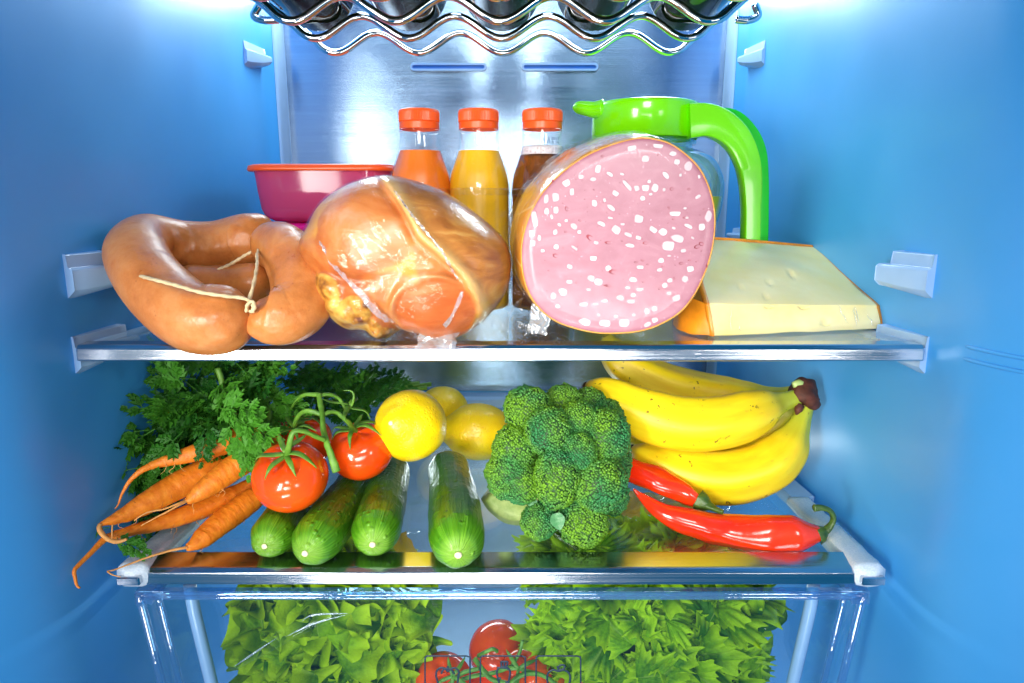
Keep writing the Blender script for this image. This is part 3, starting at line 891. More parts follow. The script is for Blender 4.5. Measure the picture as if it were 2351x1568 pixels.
def link_sausage(P, r, e0=0.10, e1=0.10, p0=0.10, p1=0.10, seed=0, seg=40, n=130):
    prof = round_profile(lambda t: r * (1 + 0.05 * math.sin(7 * t + seed)), e0, e1, p0, p1)
    def rf(t, a):
        e = np.exp(-t / 0.07) * (p0 < 0.15) + np.exp(-(1 - t) / 0.06) * (p1 < 0.15)
        return 1 + 0.13 * e * (np.abs(np.cos(a * 4.5 + seed)) - 0.6) + 0.010 * np.sin(31 * t + 2 * np.sin(a + seed)) * np.clip(np.sin(5 * t + seed + a), 0, 1) + 0.02 * np.sin(3 * a + 9 * t + seed)
    v, f, at = tube(P, prof, n, seg, rf)
    nz = vnoise(v, 34.0, seed) * 0.0011 + vnoise(v, 12.0, seed + 3) * 0.0009
    rdg = np.abs(vnoise(v * np.array([1, 1, 1.0]) @ rotmat('Y', 0.6 + seed).T * np.array([1.0, 1.0, 2.6]), 26.0, seed + 6))
    nz = nz - 0.0010 * np.clip(1 - rdg / 0.10, 0, 1) ** 2 * (vnoise(v, 18.0, seed + 8) > 0.05)
    return part('sausage_link', v + nz[:, None] * np.array([0.4, -0.8, 0.5]), f, M_SAUS, sg)
link_sausage(path((576, 706, 0.478), (550, 714, 0.477), (505, 730, 0.477), (450, 728, 0.478), (390, 692, 0.487), (338, 635, 0.503), (314, 580, 0.530), (340, 555, 0.566), (420, 570, 0.592), (500, 572, 0.600), (570, 556, 0.600), (607, 557, 0.585)),
             0.0242, 0.085, 0.07, 0.10, 0.10, 1)
link_sausage(path((395, 655, 0.560), (470, 656, 0.566), (550, 655, 0.566), (622, 650, 0.560)), 0.0180, 0.2, 0.2, 0.2, 0.2, 2, 30, 60)
link_sausage(path((577, 706, 0.480), (606, 722, 0.482), (655, 724, 0.487), (692, 695, 0.500), (692, 640, 0.520), (668, 590, 0.540), (640, 566, 0.562), (606, 572, 0.578)),
             0.0222, 0.12, 0.14, 0.10, 0.12, 5)
def string(P, r=0.00125, n=60):
    v, f, a = tube(P, r, n, 8, lambda t, a: 1 + 0.18 * np.sin(a * 2 + t * n * 0.9))
    return part('string', v, f, M_STRING, sg)
string(path((312, 631, 0.480), (345, 640, 0.464), (400, 654, 0.455), (460, 671, 0.453), (520, 680, 0.456), (560, 685, 0.460), (578, 697, 0.462), (581, 712, 0.463), (574, 716, 0.464)), 0.0013, 90)
string(path((566, 715, 0.464), (568, 700, 0.460), (579, 692, 0.459), (585, 704, 0.461), (580, 716, 0.463)), 0.0012, 30)
string(path((574, 700, 0.462), (572, 690, 0.463), (583, 650, 0.476), (590, 610, 0.500), (592, 580, 0.535), (602, 560, 0.556), (618, 545, 0.570)), 0.0013)
string(path((497, 621, 0.560), (530, 606, 0.560), (565, 585, 0.560), (590, 573, 0.556), (603, 574, 0.552)), 0.0013)
string(path((590, 590, 0.545), (591, 570, 0.552), (600, 552, 0.560), (616, 543, 0.566), (622, 552, 0.570)), 0.0014, 30)

# ---------------------------------------------------------------- smoked ham in film
YH = 0.535
ham_out = [(695, 560), (712, 520), (740, 468), (790, 430), (840, 411), (885, 404), (930, 409), (985, 426), (1040, 452), (1090, 488), (1130, 522), (1160, 556), (1173, 600), (1168, 650), (1148, 690), (1115, 728), (1085, 752), (1040, 772),
           (1000, 770), (965, 757), (925, 755), (893, 772), (868, 768), (850, 752), (815, 750), (785, 732), (760, 708), (742, 680), (728, 655), (726, 630), (712, 605)]
hc = (948, 592)
def ham_r(outline, c):
    o = catmull(np.array(outline, float), 400, True)
    a = np.arctan2(o[:, 1] - c[1], o[:, 0] - c[0])
    r = np.hypot(o[:, 0] - c[0], o[:, 1] - c[1])
    i = np.argsort(a)
    return lambda q: np.interp(q, a[i], r[i], period=2 * np.pi)
hr = ham_r(ham_out, hc)
ridge = catmull(np.array([(870, 398), (905, 430), (935, 462), (962, 500), (985, 540), (1020, 570), (1052, 600), (1080, 632), (1100, 668), (1108, 710), (1100, 760)], float), 120)
bones = [(778, 655, 44, .010), (808, 712, 42, .012), (850, 690, 36, .008), (868, 738, 34, .009), (900, 752, 22, .009)]
def ham_feature(u, v, front):
    """height towards the viewer and masks at photo point (u, v)"""
    d = np.full(u.shape, 1e9); sg_ = np.zeros(u.shape)
    for k in range(len(ridge) - 1):
        a, b = ridge[k], ridge[k + 1]
        ab = b - a
        t = np.clip(((u - a[0]) * ab[0] + (v - a[1]) * ab[1]) / (ab @ ab), 0, 1)
        dx, dy = u - a[0] - t * ab[0], v - a[1] - t * ab[1]
        dd = np.hypot(dx, dy)
        s = ab[0] * dy - ab[1] * dx
        m = dd < d
        d = np.where(m, dd, d); sg_ = np.where(m, np.sign(s), sg_)
    sd = -sg_ * d                      # positive on the right of the ridge
    flap = np.clip(sd / 5 + 0.4, 0, 1) * (d < 1e8)
    lip = np.exp(-((sd - 11) / 11) ** 2)
    groove = np.exp(-((sd + 7) / 7) ** 2)
    h = 0.0035 * flap + 0.0042 * lip - 0.0035 * groove
    e = np.hypot((u - 1016) / 82, (v - 694) / 74)
    cut = np.clip((1.06 - e) / 0.10, 0, 1)
    h = h * (1 - cut) + cut * 0.002 + 0.006 * np.exp(-((e - 1.08) / 0.09) ** 2) * (sd < 25)
    bone = np.zeros(u.shape)
    for bu, bv, br, bh in bones:
        q = np.hypot(u - bu, v - bv) / br
        g = np.clip(1 - q * q, 0, 1) ** 0.6
        bone = np.maximum(bone, g)
        h = h + g * bh * 0.75
    gap = np.exp(-(((u - 915) / 26) ** 2 + ((v - 728) / 34) ** 2))
    h -= 0.010 * gap
    dep = np.exp(-(((u - 850) / 60) ** 2 + ((v - 625) / 12) ** 2))
    h -= 0.003 * dep
    return h * front, cut * front, np.clip(sd / 8 + 0.5, 0, 1) * front, bone * front, lip * front
def blob(outline, c, Y, dY, nf=64, na=150, power=0.62, feature=None, infl=0.0, back=1.0):
    rr = ham_r(outline, c)
    ph = np.linspace(0, np.pi, nf)
    a = np.linspace(-np.pi, np.pi, na, endpoint=False)
    P, A = np.meshgrid(ph, a, indexing='ij')
    rho = np.sin(P) ** power
    u = c[0] + np.cos(A) * rr(A) * rho * (1 + infl)
    v = c[1] + np.sin(A) * rr(A) * rho * (1 + infl)
    y = -np.cos(P) * dY
    y = np.where(y > 0, y * back, y)
    front = np.clip(np.cos(P) * 3 + 0.25, 0, 1)
    out = [None] * 4
    if feature is not None:
        h, *out = feature(u, v, front)
        y = y - h
    yv = (v - CV) / F
    k0 = Y / (cp - yv * sp)
    X = (u - CU) / F * k0
    Z = (-sp - yv * cp) * k0
    k1 = (Y + y) / Y                      # keeps the outline where the middle plane shows it
    V = np.stack([X, Y + y, Z], -1).reshape(-1, 3)
    m = na
    Fc = [(i * m + j, (i + 1) * m + j, (i + 1) * m + (j + 1) % m, i * m + (j + 1) % m) for i in range(nf - 1) for j in range(m)]
    return V, Fc, [None if q is None else q.ravel() for q in out]
def m_ham():
    t = NT('smoked_ham')
    c = t.co()
    cut, flap, bone, lip = t.attr('cut'), t.attr('flap'), t.attr('bone'), t.attr('lip')
    big = t.noise(c, 19.0, 4, 0.6, 0.8)
    fib = t.noise(t.map(c, (30, 30, 90)), 1.0, 4, 0.65, 0.6)
    meat = t.ramp(big, (0.30, (0.30, 0.055, 0.007)), (0.45, (0.46, 0.125, 0.018)), (0.57, (0.56, 0.21, 0.055)), (0.70, (0.64, 0.34, 0.20)))
    meat = t.mix(t.mr(t.noise(c, 24.0, 3, 0.5, 0.5), 0.56, 0.68), meat, (0.68, 0.34, 0.05))
    meat = t.mix(t.math('MULTIPLY', fib, 0.35), meat, (0.58, 0.16, 0.04))
    skin = t.ramp(t.noise(t.map(c, (22, 22, 60)), 1.0, 4, 0.6, 1.2), (0.3, (0.26, 0.075, 0.010)), (0.55, (0.46, 0.175, 0.028)), (0.75, (0.62, 0.35, 0.09)))
    col = t.mix(flap, meat, skin)
    col = t.mix(t.math('MULTIPLY', lip, 0.85), col, (0.74, 0.46, 0.16))
    cutc = t.ramp(fib, (0.3, (0.46, 0.085, 0.010)), (0.7, (0.64, 0.17, 0.035)))
    col = t.mix(cut, col, cutc)
    bc = t.ramp(t.noise(c, 60.0, 3, 0.6), (0.36, (0.13, 0.03, 0.004)), (0.47, (0.46, 0.19, 0.016)), (0.62, (0.70, 0.44, 0.09)))
    col = t.mix(t.mr(bone, 0.1, 0.45), col, bc)
    h = t.math('ADD', fib, t.math('MULTIPLY', t.noise(c, 90.0, 4), 0.6))
    return t.done(t.bsdf(base=col, rough=0.34, normal=t.bump(h, 0.35, 0.0022), sss=0.12, sssr=(0.015, 0.005, 0.002), ssss=0.5))
M_HAM = m_ham()
hm = empty('wrapped_ham', W(930, 780, YH), 'big smoked pork joint wrapped in clear film between the sausages and the mortadella', 'ham')
V, Fc, at = blob(ham_out, hc, YH, 0.060, 80, 190, 0.62, ham_feature)
dd = vnoise(V, 26.0, 4) * 0.0030 + vnoise(V, 70.0, 5) * 0.0010
V[:, 1] -= dd
part('meat', V, Fc, M_HAM, hm, attrs=dict(cut=at[0], flap=at[1], bone=at[2], lip=at[3]))
# the film is drawn tight over the humps and bridges the hollows
film_out = [(u + (u - hc[0]) * 0.012, v + (v - hc[1]) * 0.012) for u, v in ham_out]
film_out[19:24] = [(965, 775), (930, 784), (893, 784), (862, 776), (835, 764)]
film_out[18] = (1000, 792)
def film_feature(u, v, front):
    h, *_ = ham_feature(u, v, front)
    return np.maximum(h * 0.85, -0.002) + 0.0022 * front, None, None, None, None
def ff(u, v, front):
    h = film_feature(u, v, front)[0]
    z = np.zeros_like(u)
    return h, z, z, z, z
V, Fc, _ = blob(film_out, hc, YH, 0.0615, 90, 220, 0.62, ff)
w = vnoise(V * np.array([1, 0.6, 1.0]), 60.0, 8) * 0.0012 + np.abs(vnoise(V @ rotmat('Y', 0.7).T * np.array([3.0, 1, 0.8]), 45.0, 9)) * 0.0016
V[:, 1] -= w
part('plastic_wrap', V, Fc, M_WRAP, hm)
M_SEAM = film('cling_film_fold', (0.98, 0.99, 1.0), 0.28, 90.0, 1.0, 1.6, 0.12, lo=0.12)
def seam(P, wd, parent, name='film_fold', amp=0.0012, n=80, seed=0):
    """a crimped ribbon of folded film"""
    C = resample(catmull(np.array(P), 300), n)
    T, N, B = frames(C)
    V = []
    for i in range(n):
        s = i / (n - 1)
        k = wd * (0.55 + 0.45 * math.sin(9 * s + seed) ** 2) * (1 - 0.5 * abs(2 * s - 1) ** 4)
        d = np.array([T[i][2], -0.5, -T[i][0]])
        d /= np.linalg.norm(d)
        for q in (-1, -0.35, 0.3, 1):
            o = amp * mn.noise(Vector((s * 40 + seed, q * 2, seed)))
            V.append(C[i] + d * q * k + np.array([o, -0.0006 - abs(o), o]))
    Fc = [(i * 4 + j, (i + 1) * 4 + j, (i + 1) * 4 + j + 1, i * 4 + j + 1) for i in range(n - 1) for j in range(3)]
    return part(name, V, Fc, M_SEAM, parent)
def onham(pts, lift=0.0045):
    """points on the front of the wrapped ham under the photo's (u, v)"""
    out = []
    for u, v in pts:
        a = math.atan2(v - hc[1], u - hc[0])
        q = min(0.999, math.hypot(u - hc[0], v - hc[1]) / float(hr(a)))
        s = q ** (1 / 0.62)
        y = math.sqrt(max(0, 1 - s * s)) * 0.0615
        h = film_feature(np.array([float(u)]), np.array([float(v)]), np.array([1.0]))[0][0] if q < 0.95 else 0
        out.append(W(u, v, YH - y - h - lift))
    return out
seam(onham([(800, 430), (770, 446), (742, 468), (735, 500), (736, 530), (746, 565), (765, 605), (795, 640), (830, 675), (855, 705), (880, 728), (920, 742), (955, 752), (985, 770), (1000, 786)]), 0.0026, hm, n=140, seed=2)
seam(onham([(1062, 668), (1050, 700), (1035, 730), (1018, 752), (1002, 775)]), 0.0022, hm, n=50, seed=4)
seam(onham([(905, 438), (960, 510), (1010, 570), (1050, 640)], 0.006), 0.0010, hm, n=60, seed=7)
def crumple(name, centre, size, parent, mat, n=34, seed=0, lift=0.004, nrm=(0, -0.45, 1)):
    """a loose crumpled sheet of film lying about"""
    Rm = dir_rot(nrm)
    def fn(s, t):
        x, y = (s - 0.5) * size[0], (t - 0.5) * size[1]
        k = 1 + 0.35 * mn.noise(Vector((s * 3, t * 3, seed)))
        z = lift * (abs(mn.noise(Vector((x * 55, y * 30, seed)))) * 1.6 + 0.6 * abs(mn.noise(Vector((x * 120 + 3, y * 90, seed)))))
        return np.asarray(centre) + Rm @ np.array([x * k, y * k, z])
    v, f = grid_sheet(fn, n, n)
    return part(name, v, f, mat, parent)
# gathered tail of film at the bottom right of the ham
crumple('loose_film', W(1005, 782, 0.500), (0.030, 0.022), hm, M_SEAM, 26, 3, 0.006, (0, -0.8, 0.6))
crumple('loose_film', (W(930, 786, 0.515)), (0.085, 0.03), hm, M_WRAP, 34, 5, 0.005, (0, -0.3, 1))

# ---------------------------------------------------------------- mortadella
YM = 0.492
face_out = [(1478, 316), (1430, 324), (1380, 341), (1335, 363), (1290, 396), (1250, 436), (1222, 480), (1205, 525), (1197, 570), (1199, 620), (1212, 668), (1238, 708), (1275, 737), (1320, 754), (1370, 764), (1420, 765), (1470, 760), (1515, 745), (1560, 718), (1592, 680), (1615, 635), (1632, 585), (1641, 530), (1640, 480), (1628, 430), (1605, 385), (1570, 350), (1530, 326)]
FO = catmull(np.array(face_out, float), 140, True)
fc0 = np.array((1425.0, 545.0))
def face_pt(u, v, lift=0.0):
    """the cut face is a plane turned slightly to the right"""
    Y = YM + 0.010 - (u - 1425) * 0.00004 - (v - 545) * 0.000015 - lift
    return W(u, v, Y)
FP = np.array([face_pt(u, v) for u, v in FO])
FCt = face_pt(*fc0)
mo = empty('mortadella', W(1400, 775, 0.53), 'large cut mortadella, pink face flecked with white fat, middle of the upper shelf', 'mortadella')
def m_face():
    t = NT('mortadella_meat')
    c = t.co()
    f = t.noise(t.map(c, (40, 40, 70)), 1.0, 5, 0.6, 0.8)
    g = t.noise(c, 420.0, 3)
    col = t.ramp(f, (0.30, (0.31, 0.110, 0.150)), (0.55, (0.36, 0.138, 0.185)), (0.75, (0.42, 0.19, 0.23)))
    wsp = t.math('MULTIPLY', t.mr(t.vor(c, 260.0), 0.06, 0.16, 1.0, 0.0), t.mr(t.noise(c, 50.0, 2), 0.50, 0.60))
    col = t.mix(t.math('MULTIPLY', wsp, 0.6), col, (0.86, 0.62, 0.70))
    dk = t.math('MULTIPLY', t.mr(t.vor(t.map(c, (1, 1, 1), (3, 5, 7)), 300.0), 0.05, 0.12, 1.0, 0.0), t.mr(t.noise(c, 70.0, 2), 0.52, 0.6))
    col = t.mix(t.math('MULTIPLY', dk, 0.6), col, (0.38, 0.08, 0.10))
    return t.done(t.bsdf(base=col, rough=0.42, normal=t.bump(g, 0.15, 0.0008), sss=0.10, sssr=(0.012, 0.005, 0.004), ssss=0.4))
M_FACE = m_face()
def m_casing():
    t = NT('mortadella_casing')
    c = t.co()
    f = t.noise(t.map(c, (25, 60, 25)), 1.0, 4, 0.6, 1.0)
    v1 = t.vor(t.map(c, (22, 40, 22)), 1.0, 'DISTANCE_TO_EDGE')
    ln = t.mr(v1, 0.01, 0.035, 1.0, 0.0)
    col = t.ramp(f, (0.3, (0.56, 0.20, 0.018)), (0.7, (0.76, 0.34, 0.04)))
    col = t.mix(t.math('MULTIPLY', ln, 0.6), col, (0.86, 0.58, 0.20))
    return t.done(t.bsdf(base=col, rough=0.22, normal=t.bump(f, 0.4, 0.002), coat=0.3))
M_CASING = m_casing()
M_FATRIM = plain('casing_edge', (0.62, 0.28, 0.03), 0.4, mottle=0.2, nscale=150)
# body: loft back from the face, down to the shelf and a little to the left
ext = np.array([-0.012, 0.105, 0.012])
levels_, n = [], len(FP)
for s, k in ((0.0, 0.985), (0.012, 0.998), (0.05, 1.010), (0.15, 1.022), (0.35, 1.030), (0.6, 1.022), (0.8, 0.97), (0.92, 0.86), (0.98, 0.66), (1.0, 0.35), (1.004, 0.0)):
    c = FCt + ext * s
    ring = c + (FP - FCt) * k
    if s > 0: ring = ring + (vnoise(ring, 45.0, 2) * 0.0012)[:, None] * (FP - FCt) / 0.08
    ring[:, 2] = np.maximum(ring[:, 2], Z1 + 0.0006)
    levels_.append(ring)
V = np.vstack(levels_)
Fc = [(i * n + j, (i + 1) * n + j, (i + 1) * n + (j + 1) % n, i * n + (j + 1) % n) for i in range(len(levels_) - 1) for j in range(n)]
part('casing', V, Fc, M_CASING, mo)
V, Fc = [], []
rings = (1.0, 0.985, 0.95, 0.85, 0.65, 0.4, 0.18)
for q in rings: V += list(FCt + (FP - FCt) * q * 0.994 + np.array([0, -0.0008 * min(1, (1 - q) * 60), 0]))
V.append(FCt + np.array([0, -0.0008, 0]))
Fc = [(i * n + (j + 1) % n, (i + 1) * n + (j + 1) % n, (i + 1) * n + j, i * n + j) for i in range(len(rings) - 1) for j in range(n)]
Fc += [((len(rings) - 1) * n + (j + 1) % n, len(V) - 1, (len(rings) - 1) * n + j) for j in range(n)]
V = np.array(V)
part('cut_face', V, Fc, M_FACE, mo)
v, f, a = tube(list(FP * 0.9975 + FCt * 0.0025) + [FP[0] * 0.9955 + FCt * 0.0045], 0.0006, 220, 8, cap=False)
part('casing_edge', v, f, M_FATRIM, mo)
# pieces of white fat, each a low irregular lens set in the face
def m_fat():
    t = NT('white_fat')
    c = t.co()
    f = t.noise(c, 260.0, 3)
    core = t.ramp(f, (0.3, (0.56, 0.46, 0.48)), (0.6, (0.70, 0.63, 0.64)))
    core = t.mix(t.mr(t.n('ObjectInfo').outputs['Random'], 0.45, 1.0, 0.0, 0.6), core, (0.52, 0.33, 0.36))
    rimf = t.mr(t.math('ADD', t.attr('edge'), t.math('MULTIPLY', t.math('SUBTRACT', t.noise(c, 500.0, 2), 0.5), 0.5)), 0.25, 0.95)
    return t.done(t.bsdf(base=t.mix(rimf, core, (0.40, 0.17, 0.215)), rough=0.45, normal=t.bump(f, 0.3, 0.0006)))
M_FAT = m_fat()
fat_me = []
for k in range(8):
    m, V = 14, []
    rad = [1 + 0.24 * mn.noise(Vector((math.cos(a) * 1.4, math.sin(a) * 1.4, k * 3.7))) for a in np.linspace(0, 2 * math.pi, m, endpoint=False)]
    sq = 0.55 + 0.45 * ((k * 37) % 10) / 10
    for q, h in ((1.0, 0.0), (0.90, 0.4), (0.68, 0.9)):
        for j, a in enumerate(np.linspace(0, 2 * math.pi, m, endpoint=False)):
            ca, sa = math.cos(a), math.sin(a)
            V.append((math.copysign(abs(ca) ** sq, ca) * rad[j] * q, -h, math.copysign(abs(sa) ** sq, sa) * rad[j] * q))
    V.append((0, -1, 0))
    Fc = [(i * m + (j + 1) % m, i * m + j, (i + 1) * m + j, (i + 1) * m + (j + 1) % m) for i in range(2) for j in range(m)] + [(2 * m + (j + 1) % m, 2 * m + j, 3 * m) for j in range(m)]
    fat_me.append(mesh_data('fat_piece', V, Fc, M_FAT, True, dict(edge=[1.0] * m + [0.8] * m + [0.2] * m + [0.0])))
fat1 = [(1090, 355, 60, 30, 0), (1132, 353, 30, 25, 0), (1035, 415, 90, 55, -15), (1240, 400, 105, 42, 5), (1355, 460, 70, 42, 0), (1140, 500, 75, 60, 0), (1385, 525, 60, 50, 10), (1475, 560, 80, 95, 20), (770, 580, 58, 75, 15), (480, 620, 95, 42, -42),
        (635, 640, 50, 45, 0), (520, 690, 75, 70, -30), (730, 660, 60, 36, 0), (860, 620, 75, 30, 32), (955, 620, 45, 20, 15), (1300, 630, 85, 45, 45), (1415, 628, 26, 28, 0), (1000, 712, 150, 40, 50), (1072, 730, 50, 62, -15), (1140, 728, 70, 65, 0),
        (1215, 728, 66, 74, 0), (1168, 678, 35, 32, 0), (1285, 742, 32, 32, 0), (1118, 810, 50, 50, 0), (565, 760, 45, 65, 0), (362, 815, 48, 95, 4), (437, 800, 70, 95, -4), (905, 770, 65, 50, 30), (740, 848, 52, 65, -20), (365, 912, 50, 62, 0),
        (437, 902, 55, 66, 0), (872, 885, 95, 42, 35), (274, 980, 58, 155, -10), (1550, 798, 60, 34, -28), (1090, 970, 90, 85, 10), (1375, 930, 118, 48, 0), (1633, 950, 64, 100, 5), (795, 1010, 90, 38, 25), (910, 1056, 100, 70, 38), (580, 1030, 75, 55, 35),
        (622, 1074, 40, 34, 0), (1005, 1095, 85, 38, 28), (1085, 1118, 55, 38, 15), (1202, 1055, 85, 52, 32), (1278, 1073, 85, 64, 15), (1477, 1028, 95, 32, 25), (1580, 1035, 66, 62, 0), (1400, 1128, 150, 74, 15), (1325, 1185, 130, 84, 8), (432, 1075, 44, 56, 0),
        (248, 1085, 56, 75, 0), (256, 1160, 52, 64, 0), (308, 1120, 34, 55, 0), (440, 1190, 55, 50, 15), (752, 1157, 52, 32, 20), (1020, 1180, 92, 38, 8), (585, 1200, 78, 24, 35), (1436, 1220, 55, 40, 0), (335, 1220, 40, 34, 0), (732, 1280, 68, 50, 0),
        (1325, 1260, 40, 18, 0), (1262, 1297, 58, 45, 0), (545, 1345, 58, 38, 25), (850, 1360, 60, 60, 20), (1100, 1350, 70, 32, 5), (1250, 1370, 52, 36, 0), (1492, 1362, 66, 62, -10), (1580, 1400, 52, 72, 25), (1450, 1442, 60, 58, -10), (715, 1437, 78, 56, 30),
        (770, 1465, 90, 64, 15), (1043, 1447, 75, 52, 0), (545, 1465, 60, 34, 5), (1330, 1452, 50, 44, 0), (695, 1525, 45, 26, 0), (1095, 1522, 75, 36, 0), (490, 1540, 76, 58, 30), (1000, 1510, 60, 22, 0), (1290, 1492, 55, 46, -30), (465, 1017, 40, 30, 30),
        (520, 985, 34, 26, 0), (405, 955, 26, 50, -20), (865, 963, 50, 22, 10), (960, 1012, 40, 22, 0), (1450, 887, 34, 22, 0), (1465, 962, 34, 22, 0), (1360, 1043, 40, 20, 20), (1510, 1120, 40, 22, 30), (820, 825, 28, 36, -20), (1180, 778, 34, 24, 0), (1560, 640, 24, 40, -10)]
fat2 = [(350, 925, 50, 50, 0), (295, 945, 36, 45, 0), (665, 955, 56, 34, 10), (722, 976, 62, 24, 5), (737, 940, 40, 30, 0), (580, 973, 45, 20, 0), (462, 992, 62, 30, 0), (530, 990, 44, 16, 0), (975, 957, 54, 44, -25), (472, 1090, 88, 44, 18), (582, 1097, 90, 44, 8),
        (687, 1095, 84, 52, 0), (813, 1030, 38, 46, 10), (855, 1015, 38, 34, 0), (815, 1103, 52, 34, -20), (857, 1078, 40, 38, -20), (935, 930, 35, 28, -20), (318, 1002, 30, 26, 0), (640, 1058, 30, 18, 0), (545, 1050, 24, 12, 0), (385, 868, 40, 26, 10), (740, 1050, 22, 16, 0)]
fats = [(1148 + u * .293, 218 + v * .293, a * .293, b * .293, g) for u, v, a, b, g in fat1] + [(1148 + u * .4151, 287 + v * .4151, a * .4151, b * .4151, g) for u, v, a, b, g in fat2]
rfo = ham_r(face_out, fc0)
base = absloc(mo)
def on_face(o, u, v, a, b, g, h, lift):
    s = px(v, YM)
    o.location = face_pt(u, v, lift) - base
    o.scale = (a / 2 * s, h, b / 2 * s)
    o.rotation_euler = (0, math.radians(g), 0)
for k, (u, v, a, b, g) in enumerate(fats):
    if math.hypot(u - fc0[0], v - fc0[1]) > 0.955 * float(rfo(math.atan2(v - fc0[1], u - fc0[0]))): continue
    on_face(link('fat_piece', fat_me[k % 8], mo), u, v, a * 0.92, b * 0.92, g, 0.0004, 0.0009)
M_PORE = plain('meat_pore', (0.30, 0.045, 0.06), 0.5, mottle=0.4, nscale=300)
pores = [(800, 480, 22, 17, 0), (412, 672, 18, 26, 0), (522, 892, 26, 38, -20), (707, 1120, 70, 34, 35), (435, 1260, 46, 28, 25), (1345, 737, 30, 24, 0), (1480, 738, 22, 18, 0), (513, 1073, 20, 14, 30), (1577, 1167, 38, 26, 30), (885, 1386, 66, 34, 10), (1545, 1188, 50, 28, -20),
         (1140, 1160, 45, 20, 0), (850, 1158, 60, 20, 5), (1420, 1320, 34, 20, 0), (1115, 1297, 26, 12, 10), (1065, 1310, 26, 14, 0), (1155, 1327, 20, 10, 0), (1278, 1343, 26, 12, 0), (1357, 973, 20, 12, 0), (1450, 960, 36, 12, 0), (850, 1497, 80, 16, 10), (1365, 1437, 14, 22, 0),
         (1620, 1340, 12, 24, 0), (1483, 1295, 22, 10, 0), (735, 742, 14, 10, 0), (1237, 470, 16, 12, 0), (625, 985, 24, 12, 30), (1320, 880, 16, 10, 0), (598, 1472, 14, 16, 0), (1247, 1520, 16, 12, 0), (955, 1145, 18, 8, 20), (1120, 1465, 18, 10, 0), (380, 1375, 12, 10, 0)]
for k in range(70):
    a, q = R.uniform(-math.pi, math.pi), math.sqrt(R.random()) * 0.92
    rr_ = float(rfo(a)) * q
    u, v = fc0[0] + math.cos(a) * rr_, fc0[1] + math.sin(a) * rr_
    pores.append(((u - 1148) / .293, (v - 218) / .293, R.uniform(5, 12), R.uniform(4, 9), R.uniform(-30, 40)))
g_ = []
for u, v, a, b, g in pores:
    u, v, a, b = 1148 + u * .293, 218 + v * .293, a * .293 * px(v, YM), b * .293 * px(v, YM)
    c = face_pt(u, v, 0.0011)
    m = 10
    ca, sa = math.cos(math.radians(g)), math.sin(math.radians(g))
    ring = []
    for q, h in ((1.0, 0.0), (0.55, 0.00045)):
        for t_ in np.linspace(0, 2 * math.pi, m, endpoint=False):
            x, z = math.cos(t_) * a / 2 * q, math.sin(t_) * b / 2 * q
            ring.append(c + np.array([x * ca + z * sa, h, -x * sa + z * ca]))
    g_.append((ring, [(j, m + j, m + (j + 1) % m, (j + 1) % m)[::-1] for j in range(m)] + [tuple(range(m, 2 * m))]))
tag(part('meat_pores', *join(*g_), M_PORE, mo), kind='stuff')
# tight film over the face, pleated film round the casing and its crumpled ends
V, Fc = [], []
rings = (1.012, 0.97, 0.85, 0.65, 0.4, 0.15)
for q in rings: V += list(FCt + (FP - FCt) * q + np.array([0, -0.0022 if q < 1 else 0.001, 0]))
V.append(FCt + np.array([0, -0.0022, 0]))
Fc = [(i * n + (j + 1) % n, (i + 1) * n + (j + 1) % n, (i + 1) * n + j, i * n + j) for i in range(len(rings) - 1) for j in range(n)]
Fc += [((len(rings) - 1) * n + (j + 1) % n, len(V) - 1, (len(rings) - 1) * n + j) for j in range(n)]
part('face_film', V, Fc, M_WRAP_TIGHT, mo)
levels2 = []
for s, k in ((0.0, 1.012), (0.05, 1.030), (0.2, 1.045), (0.4, 1.055), (0.7, 1.045), (0.95, 0.9)):
    ring = FCt + ext * s + (FP - FCt) * k
    w = np.array([0.018 * abs(mn.noise(Vector((j * 0.45, s * 9, 1)))) for j in range(n)])
    ring = ring + w[:, None] * (FP - FCt)
    ring[:, 2] = np.maximum(ring[:, 2], Z1 + 0.0002)
    levels2.append(ring)
V = np.vstack(levels2)
Fc = [(i * n + j, (i + 1) * n + j, (i + 1) * n + (j + 1) % n, i * n + (j + 1) % n) for i in range(len(levels2) - 1) for j in range(n)]
part('plastic_wrap', V, Fc, M_WRAP, mo)
crumple('loose_film', W(1195, 700, 0.555), (0.05, 0.06), mo, M_WRAP, 40, 11, 0.014, (-0.5, -0.6, 0.6))
crumple('loose_film', W(1215, 765, 0.53), (0.075, 0.06), mo, M_WRAP, 44, 14, 0.010, (0, -0.15, 1))
crumple('loose_film', W(1150, 545, 0.60), (0.05, 0.05), mo, M_WRAP, 30, 17, 0.006, (-0.3, -1, 0.3))
crumple('loose_film', W(1240, 735, 0.512), (0.016, 0.022), mo, M_SEAM, 24, 21, 0.006, (-0.4, -0.8, 0.2))

# ---------------------------------------------------------------- cheese
def m_cheese():
    t = NT('pale_cheese')
    c = t.co()
    f = t.noise(c, 22.0, 4)
    col = t.ramp(f, (0.3, (0.95, 0.75, 0.27)), (0.6, (0.97, 0.82, 0.40)), (0.8, (0.98, 0.87, 0.52)))
    return t.done(t.bsdf(base=col, rough=0.42, normal=t.bump(t.noise(c, 160.0, 4), 0.15, 0.001), sss=0.2, sssr=(0.02, 0.013, 0.005), ssss=0.6))
M_CHEESE = m_cheese()
M_RIND = plain('orange_rind', (0.80, 0.27, 0.012), 0.32, mottle=0.25, nscale=45, bump=0.2, bscale=90)
ch = empty('cheese_wedge', W(1800, 770, 0.57), 'film wrapped wedge of pale yellow cheese with orange rind, right end of the upper shelf', 'cheese')
bl, br = W(1640, 773, 0.527), W(2022, 757, 0.560)
bl[2] = Z1 + 0.001; br[2] = Z1 + 0.001
tl, tr = W(1628, 697, 0.533), W(2012, 702, 0.566)
